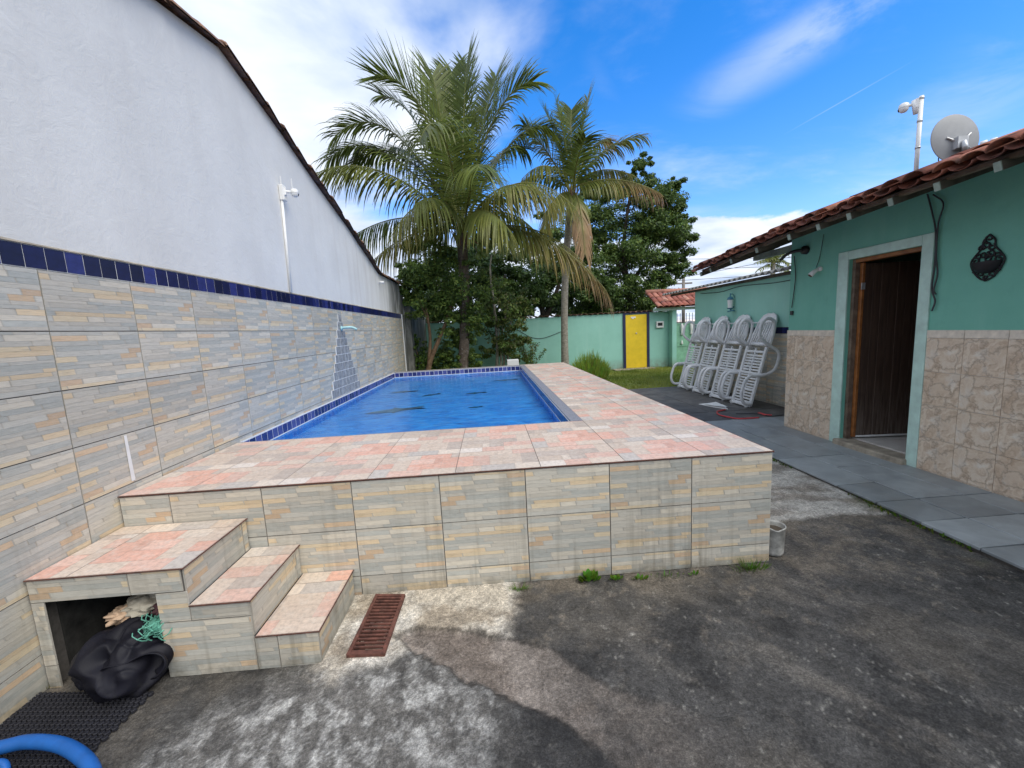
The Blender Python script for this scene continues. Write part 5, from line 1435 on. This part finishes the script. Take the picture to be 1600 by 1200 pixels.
def palm(label, base, crown, depth, fronds, r0, r1, bark, seed, lmax, nuts=(), bend=0.0):
    base = Vector(base); t = thing('coconut_palm', label, 'palm', tuple(base)); off = -base
    r = random.Random(seed); top = pY(*crown, depth); n = 46; b = MB(); pts = []; rad = []
    for i in range(n+1):
        s = i/n; p = base.lerp(top, s)+Vector((bend*math.sin(math.pi*s), 0, 0)); pts.append(p)
        rad.append((r0+(r1-r0)*s)*(1+.035*(i % 2))+(.09*math.exp(-s*14) if r0 > .12 else .05*math.exp(-s*10)))
    b.tube(pts, rad, 14); b.obj('trunk', mt[bark], t, False, off)
    for k, (c, tip, dyc, dyt, yl, br, dr) in enumerate(fronds):
        p0 = top+Vector((r.uniform(-.08, .08), r.uniform(-.08, .08), r.uniform(-.05, .15))); p1 = pY(*c, depth+dyc); p2 = pY(*tip, depth+dyt)
        L = (p2-p0).length
        frond_mesh(p0, p1, p2, seed*100+k, yl, br, lmax, int(16+L*18), dr).obj('frond', mt['palm_leaf'], t, False, off)
    for k in range(9):
        a = k*.7+.2; d = Vector((math.cos(a), math.sin(a), 0)); b = MB(); q = top+d*r1*.9
        b.tube([q-UP*.35, q+d*.05-UP*.12, q+d*.18+UP*.10], [.035, .060, .02], 6, flat=.5); b.obj('leaf_base', mt['palm_sheath'], t, True, off)
    for (u, v, dy) in nuts:
        c = pY(u, v, depth+dy); b = MB(); b.lathe([(.0,.14),(.05,.125),(.095,.06),(.10,0),(.085,-.07),(.04,-.115),(0,-.125)], 10, tuple(c)); b.obj('coconut', mt['coconut'], t, True, off)
    if nuts:
        b = MB()
        for (u, v, dy) in nuts: b.tube([top+UP*.1, (top+pY(u, v, depth+dy))/2+UP*.12, pY(u, v, depth+dy)+UP*.1], .012, 5)
        o = b.obj('fruit_stalks', mt['palm_sheath'], t, False, off); o['kind'] = 'stuff'
    return t
D1 = 12.6
palm('tall coconut palm with green nuts behind the pool, dark speckled trunk', pY(720, 590, D1) - Vector((0, 0, pY(720, 590, D1).z)), (721, 366), D1, [
    # control px, tip px, depth of control, depth of tip, yellow, brown, droop
    ((672,110), (586,118), -.2, -.5, .05, 0, .06), ((722,205), (729,100), .3, .4, 0, 0, .06), ((764,135), (832,128), .2, -.2, .10, 0, .34), ((612,128), (524,212), .1, .0, .05, 0, .42),
    ((622,175), (545,262), .5, .6, 0, 0, .55), ((596,222), (492,272), -.6, -1.0, .30, 0, .75), ((630,312), (540,376), .8, 1.0, .08, 0, .95), ((660,258), (600,392), -1.5, -2.1, .50, .12, 1.05),
    ((640,345), (572,418), .3, .4, .55, .15, 1.05), ((694,118), (655,222), -2.3, -3.4, .06, 0, .55), ((785,235), (872,322), -1.4, -2.0, .48, .05, .95), ((850,330), (948,455), -1.2, -1.7, .50, .55, .95),
    ((775,205), (820,232), .9, 1.2, 0, 0, .5), ((692,190), (676,118), .7, .9, .05, 0, .10), ((700,175), (706,112), 1.0, 1.3, 0, 0, .08), ((752,185), (775,120), .8, 1.1, 0, 0, .12),
    ((660,230), (612,230), 1.4, 1.9, 0, 0, .5), ((745,230), (748,262), -2.0, -3.0, .05, 0, .7), ((800,290), (862,398), 1.0, 1.4, .1, .05, .95), ((690,285), (648,320), -1.7, -2.4, .2, 0, .9), ((742,300), (790,352), -1.9, -2.6, .35, 0, .95), ((838,318), (925,425), -.9, -1.3, .42, .25, .95), ((800,225), (900,325), -1.0, -1.5, .40, .05, .9), ((590,170), (512,250), .3, .4, .1, 0, .6), ((655,150), (598,150), .4, .5, 0, 0, .2), ((800,175), (858,200), .5, .7, .1, 0, .5)],
    .150, .150, 'palm_bark', 3, 1.34, [(770,362,-.4),(757,366,-.35),(779,350,-.3),(750,388,-.45),(757,396,-.4),(748,400,-.3),(764,388,-.2),(700,352,-.35),(697,340,-.3)], .10)
D2 = 14.3
b2 = pY(883, 575, D2)
palm('slimmer coconut palm with pale grey trunk and browning fronds by the green wall', (b2.x, D2, 0), (893, 300), D2, [
    ((884,215), (869,158), .1, .2, 0, 0, .08), ((904,215), (919,154), .1, .1, 0, 0, .10), ((872,215), (850,168), .3, .4, 0, 0, .14), ((846,215), (818,196), .1, 0, 0, 0, .45),
    ((938,222), (1003,212), -.2, -.4, .18, .1, .55), ((920,208), (955,220), .4, .5, .15, .5, .6), ((958,262), (1032,302), -.5, -.9, .45, .75, 1.0), ((862,228), (815,280), -.9, -1.4, .40, 0, .75),
    ((860,290), (846,378), -1.0, -1.3, .55, .1, .95), ((908,305), (914,396), -.8, -1.0, .4, 2.2, .95), ((835,245), (800,305), .6, .8, 0, 0, .75), ((890,200), (893,172), .8, 1.0, 0, 0, .12), ((930,250), (985,272), .8, 1.0, .1, .2, .8), ((900,240), (915,215), -1.2, -1.8, 0, 0, .5)],
    .115, .115, 'palm_bark_grey', 5, 1.0, (), -.12)

def leaves(b, center, rad, n, size, pal, r, flat=.0):
    c = Vector(center)
    for _ in range(n):
        while True:
            d = Vector((r.uniform(-1,1), r.uniform(-1,1), r.uniform(-1,1)))
            if .02 < d.length <= 1: break
        d = d*(d.length**-.45)                         # push to the outside of the clump
        j = r.uniform(.6, 1.35); p = c+Vector((d.x*rad[0], d.y*rad[1], d.z*rad[2]))*j
        nrm = (d+UP*.6+Vector((r.gauss(0,.5), r.gauss(0,.5), r.gauss(0,.5)))).normalized(); a = nrm.orthogonal().normalized(); a = (a*math.cos(q := r.uniform(0, 6.28))+nrm.cross(a)*math.sin(q)); e = nrm.cross(a)
        s = size*r.uniform(.6, 1.35); w = s*r.uniform(.30, .50); k = r.uniform(.7, 1.3); cc = pal[r.randrange(len(pal))]
        b.quad(p-a*s, p+e*w-a*s*.1, p+a*s-nrm*s*.2, p-e*w-a*s*.1, (cc[0]*k, cc[1]*k, cc[2]*k))
DARK = [(0.061, 0.115, 0.027), (0.081, 0.142, 0.035), (0.047, 0.092, 0.027), (0.108, 0.176, 0.043)]
MIDG = [(0.095, 0.155, 0.032), (0.121, 0.196, 0.041), (0.074, 0.128, 0.03), (0.162, 0.243, 0.054), (0.203, 0.27, 0.054)]
FRESH = [(0.084, 0.168, 0.03), (0.12, 0.228, 0.036), (0.156, 0.252, 0.048), (0.066, 0.132, 0.024)]
OLIVE = [(0.108, 0.138, 0.036), (0.156, 0.18, 0.054), (0.078, 0.108, 0.03), (0.204, 0.204, 0.072)]
def tree(name, label, cat, base, limbs, clumps, size, pal, bark, seed, sub=16, group=None):
    base = Vector(base); t = thing(name, label, cat, tuple(base), group); off = -base; r = random.Random(seed)
    b = MB()
    for pts, r0, r1 in limbs:
        P = catmull([Vector(p) for p in pts], 5); k = len(P); b.tube(P, [r0+(r1-r0)*i/(k-1) for i in range(k)], 8)
    b.obj('trunk', mt[bark], t, True, off)
    b = MB()
    for c, rad, n in clumps:
        c = Vector(c); rad = rad if isinstance(rad, tuple) else (rad, rad, rad*.8)
        for q in range(sub):
            d = Vector((r.gauss(0,.62), r.gauss(0,.62), r.gauss(0,.62))); s = r.uniform(.22, .52)
            leaves(b, c+Vector((d.x*rad[0], d.y*rad[1], d.z*rad[2])), (rad[0]*s, rad[1]*s, rad[2]*s*.75), n//sub, size, pal, r)
    b.obj('crown', mt['tree_leaf'], t, False, off); return t
def C(lst, y, k):
    out = []
    for (u, v, rp, dy) in lst:
        c = pY(u, v, y+dy); m = rp*(y+dy)/637.0; out.append((tuple(c), m, k))
    return out
def L(pts, y): return [tuple(pY(u, v, y+dy)) for (u, v, dy) in pts]
g0 = lambda u, y: (pY(u, 575, y).x, y, 0.0)
# forked small-leaved tree behind the pool corner
y = 12.3
tree('forked_tree', 'small-leaved tree with forked tan trunk between palm and garden wall', 'tree', g0(668, y),
     [(L([(666,600,0),(672,566,0),(684,535,0),(696,505,0),(706,470,0)], y), .085, .035), (L([(670,572,.05),(672,540,.05),(671,515,0),(664,470,0)], y), .06, .03), (L([(700,490,0),(720,455,.1),(735,430,.1)], y), .03, .012), (L([(668,500,0),(650,455,.1),(640,430,0)], y), .03, .012)],
     C([(662,440,34,0),(700,432,36,.2),(640,430,22,0),(735,448,32,.3),(676,478,30,-.1),(712,486,28,0),(650,470,18,.1),(690,405,26,.3),(745,490,24,.4),(720,525,20,.6),(735,560,18,.6),(705,545,20,.5),(690,570,18,.5),(630,450,14,.2)], y, 1500), .058, MIDG, 'bark', 2)
y = 12.9
tree('garden_shrub', 'bright low shrub at the foot of the forked tree', 'shrub', g0(655, y), [(L([(655,590,0),(656,565,0),(650,545,0)], y), .02, .008), (L([(655,590,0),(664,560,0),(680,552,0)], y), .02, .008)],
     C([(650,560,14,-.2),(665,552,16,0),(648,535,10,0),(685,565,16,.1),(705,570,16,.2),(640,570,12,-.2),(672,568,14,-.2)], y, 420), .055, FRESH+MIDG, 'bark', 4)
y = 17.2
tree('shade_tree', 'dense dark tree standing behind the spotted palm trunk', 'tree', g0(745, y), [(L([(745,590,0),(742,540,0),(735,470,0),(720,420,0)], y), .16, .06), (L([(742,520,0),(765,470,0),(790,430,0)], y), .09, .04)],
     C([(690,455,40,.5),(735,430,48,0),(780,440,44,.4),(760,480,40,-.6),(700,510,36,.2),(820,455,34,.6),(660,420,32,.8),(770,405,34,.4),(690,540,32,0),(740,545,32,.4),(700,570,26,.2),(770,530,26,.2),(760,565,24,.4),(800,490,26,.2),(660,480,24,.6),(720,395,30,.3)], y, 2300), .105, DARK, 'bark_dark', 6)
y = 14.3
tree('strangler_fig', 'olive bushy fig with bundled pale stems beside the white block', 'tree', g0(782, y),
     [(L([(776,580,0),(777,545,0),(774,500,0),(768,440,0)], y), .06, .03), (L([(786,580,.05),(788,555,.05),(785,520,.1),(795,470,.1)], y), .05, .02), (L([(792,580,0),(794,560,0),(790,530,.1),(800,500,.1)], y), .05, .02), (L([(781,580,-.05),(783,560,-.05),(780,520,0),(772,480,0)], y), .045, .02), (L([(768,450,0),(766,420,0),(768,398,0)], y), .035, .02)],
     C([(785,470,26,0),(805,500,24,-.1),(770,505,22,.1),(795,535,22,-.2),(764,455,22,.2),(812,535,16,-.1),(775,545,16,.2),(806,560,10,-.1),(815,478,16,0),(755,490,20,.5)], y, 900), .066, OLIVE+MIDG, 'bark_pale', 8)
y = 19.6
tree('street_tree', 'spreading dark green tree showing over the middle of the green wall', 'tree', g0(855, y), [(L([(852,560,0),(850,510,0),(846,480,0),(830,440,0)], y), .20, .08), (L([(850,500,0),(868,460,0),(880,420,0)], y), .15, .05), (L([(846,485,0),(856,440,0),(850,400,0)], y), .10, .04)],
     C([(800,430,36,0),(840,415,42,.5),(885,430,38,0),(925,445,34,.4),(862,455,30,-.8),(815,465,22,0),(900,470,26,.5),(945,470,24,.3),(870,390,34,.6),(795,460,18,-.3)], y, 1700), .110, DARK+MIDG[:3], 'bark_dark', 10)
y = 21.0
tree('roadside_tree', 'large feathery dark tree rising behind the brown palm fronds', 'tree', g0(985, y), [(L([(985,570,0),(985,510,0),(980,450,0),(975,380,0),(985,300,0)], y), .26, .06), (L([(980,450,0),(1010,410,0),(1045,380,0)], y), .12, .04), (L([(978,430,0),(950,390,0),(935,350,0)], y), .12, .04)],
     C([(985,290,22,0),(970,320,34,0),(1010,330,34,-.4),(940,345,34,.2),(1040,310,18,0),(985,370,46,-.5),(1035,365,34,0),(940,400,40,0),(1000,420,46,-.4),(1055,400,22,0),(1065,370,16,0),(960,455,40,0),(1015,460,34,-.3),(1000,258,10,0),(1052,288,11,0),(925,300,22,.3),(1060,340,14,.2),(985,480,30,0),(1040,440,18,0),(915,380,32,.4),(905,440,34,.3),(930,470,32,.2),(965,400,36,.6),(900,335,26,.5),(1030,345,30,-.2),(1000,375,36,-.4),(1045,415,22,0),(960,295,20,.2),(1015,302,22,0),(1050,330,20,.2),(1035,470,22,.2)], y, 3300), .078, DARK+MIDG, 'bark_dark', 12)
y = 24.0
tree('far_bush', 'low dark hedge tree showing below the roadside tree over the wall', 'tree', g0(930, y), [(L([(930,560,0),(930,500,0),(928,470,0)], y), .15, .06)], C([(900,478,22,0),(930,475,26,0),(965,480,22,0),(1010,485,16,0),(870,480,20,0)], y, 1400), .12, DARK, 'bark_dark', 14)

def small_plants():
    r = random.Random(22)
    # round bush of upright narrow leaves
    y = 13.0; p = pY(922, 590, y); base = Vector((p.x, y, 0))
    t = thing('round_bush', 'rounded bright green feathery bush at the foot of the green wall', 'bush', tuple(base)); b = MB()
    for k in range(2600):
        a = r.uniform(0, 6.28); q = math.sqrt(r.random())*.72; h = (1.15-.70*(q/.72)**2)*r.uniform(.6, 1.05)
        st = Vector((math.cos(a)*q*.8, math.sin(a)*q*.8, h*r.uniform(.15, .7))); d = Vector((math.cos(a)*(q*.55+r.gauss(0,.15)), math.sin(a)*(q*.55+r.gauss(0,.15)), 1)).normalized(); Ls = r.uniform(.16, .34)
        w = d.cross(Vector((r.gauss(0,1), r.gauss(0,1), 0))).normalized()*r.uniform(.009, .016); c = (.18+.18*r.random(), .30+.16*r.random(), .04+.04*r.random()); e = st+d*Ls; e.z = min(e.z, h+.1)
        b.tri(st-w, st+w, e, c)
    b.obj('foliage', mt['grass_leaf'], t)
    b = MB()
    for k in range(12): a = k*.52; b.tube([(0,0,0), (math.cos(a)*.25, math.sin(a)*.25, .35), (math.cos(a)*.4, math.sin(a)*.4, .6)], [.012,.008,.004], 5)
    o = b.obj('stems', mt['bark'], t); o['kind'] = 'stuff'
    # thin shrub in front of the wall
    y = 14.7; p = pY(830, 580, y); base = Vector((p.x, y, 0))
    t = thing('thin_shrub', 'sparse yellowish shrub standing between fig and grey palm trunk', 'shrub', tuple(base)); b = MB(); s = MB()
    for k in range(9):
        a = r.uniform(0, 6.28); tip = Vector((math.cos(a)*r.uniform(.2,.55), math.sin(a)*.3, r.uniform(.7, 1.35))); P = bez((0,0,0), (tip.x*.3, tip.y*.3, tip.z*.7), tip, 8); s.tube(P, .008, 5)
        for q in P[2:]: leaves(b, q, (.10,.10,.08), 16, .045, OLIVE+FRESH, r)
    s.obj('stem', mt['bark'], t); b.obj('foliage', mt['tree_leaf'], t)
    # white block on the pool's far edge
    q = pY(801, 562, 11.3); b = MB(); b.box((-.16, -.12, 0), (.16, .12, .92)); 
    o = bevel(b.obj('white_block', mt['white_stucco_far'], loc=(q.x, 11.3, 0)), .015); tag(o, 'white masonry block just beyond the far rim of the pool', 'block')
    # weeds
    def tuft(u, v, n, h, spread, lab, broad=False, col=None):
        p = pZ(u, v, .004); b = MB()
        for k in range(n):
            a = r.uniform(0, 6.28); q = r.random()*spread; st = Vector((math.cos(a)*q*1.5, math.sin(a)*q*.5, 0)); d = Vector((math.cos(a)*r.uniform(.2,1.2), math.sin(a)*r.uniform(.1,.8), r.uniform(.5,1.2))).normalized(); Ls = h*r.uniform(.5,1.1)
            c = col or (.07+.08*r.random(), .17+.13*r.random(), .02)
            if broad:
                w = d.cross(UP).normalized()*Ls*.32; m = st+d*Ls*.55; b.quad(st, m-w, st+d*Ls, m+w, c)
            else:
                w = d.cross(UP).normalized()*.0028; b.tri(st-w, st+w, st+d*Ls, c)
        tag(b.obj('weed', mt['grass_leaf'], loc=tuple(p)), lab, 'weed', 'weeds growing along the pool foot')
    tuft(920, 907, 60, .065, .045, 'leafy bright weed at the pool foot, broadest leaves of the row', True)
    tuft(812, 921, 60, .05, .05, 'short grassy weed at the pool foot nearest the drain cement')
    tuft(962, 906, 26, .035, .03, 'small leafy weed right beside the broadest weed', True)
    tuft(1000, 905, 30, .035, .035, 'small leafy weed midway along the pool foot', True)
    tuft(1040, 901, 40, .03, .09, 'thin creeping weed midway along the pool foot')
    tuft(1085, 898, 16, .035, .02, 'tiny weed at a tile joint of the pool foot', True)
    tuft(1172, 889, 150, .075, .085, 'spread tuft of thin grass at the pool foot near the bucket')
    tuft(60, 1076, 60, .05, .04, 'yellowish moss tuft by the niche pier and tiled wall', False, (.16,.17,.03))
    def edge(u, v, n, lab):
        p = pZ(u, v, .01); b = MB()
        for k in range(n):
            x, yv = r.gauss(0, .02), r.gauss(0, .11); d = Vector((r.uniform(-1,.4), r.uniform(-.6,.6), r.uniform(.4,1))).normalized(); Ls = r.uniform(.015,.04); w = d.cross(UP).normalized()*Ls*.3; st = Vector((x, yv, 0)); m = st+d*Ls*.5
            b.quad(st, m-w, st+d*Ls, m+w, (.06+.07*r.random(), .12+.10*r.random(), .018))
        tag(b.obj('weed', mt['grass_leaf'], loc=(min(p.x, 5.80), p.y, .012)), lab, 'weed', 'weeds along the path edge')
    edge(1240, 722, 70, 'mossy weeds at the path edge near the pool corner'); edge(1355, 783, 40, 'small green weeds at the path edge before the dark concrete'); edge(1400, 806, 80, 'leafy weeds at the path edge where the concrete darkens'); edge(1470, 838, 50, 'low moss weeds at the path edge across from the planter')
small_plants()

# far palm, pole and wires
def far_things():
    y = 24.0; r = random.Random(3); crown = (1208, 412)
    top = pY(*crown, y); t = thing('distant_palm', 'distant small palm crown seen under the clay roof', 'palm', (top.x, y, 0)); off = -Vector((top.x, y, 0))
    b = MB(); b.tube([(top.x, y, 0), tuple(top)], .13, 8); b.obj('trunk', mt['palm_bark_grey'], t, False, off)
    for k, (du, dv) in enumerate(((-26,-2),(-20,-14),(-8,-20),(6,-20),(18,-14),(26,0),(-22,10),(22,12),(0,-8),(-12,-6),(14,-4))):
        frond_mesh(top, pY(crown[0]+du*.55, crown[1]+dv*.8-8, y), pY(crown[0]+du, crown[1]+dv, y+r.uniform(-.6,.6)), 900+k, .25, 0, .55, 20, .6).obj('frond', mt['palm_leaf'], t, False, off)
    y = 42.0; p = pY(1068, 430, y)
    t = thing('utility_pole', 'distant concrete utility pole behind the gate canopy', 'pole', (p.x, y, 0)); b = MB(); b.tube([(0,0,0), (0,0,p.z)], [.20,.15], 8); b.obj('shaft', mt['utility_pole'], t, True)
    b = MB(); b.box((-.9, -.08, p.z-.9), (.9, .08, p.z-.75)); b.obj('crossarm', mt['utility_pole'], t)
    W = [((1068,431),(1250,396),'highest'), ((900,404),(1250,400),'upper'), ((940,424),(1250,412),'middle'), ((1000,440),(1250,423),'lower')]
    for (a, c, w) in W:
        y2 = 40.0; A, Bv = pY(*a, y2), pY(*c, y2); d = Bv-A; A2, B2 = A-d*.6, Bv+d*.8; mid = (A2+B2)/2-UP*.35
        b = MB(); b.tube(bez(A2, mid, B2, 14), .022, 5); tag(b.obj('power_line', mt['wire']), 'thin dark power line across the sky behind the gate canopy', 'wire', 'power lines along the street')
far_things()
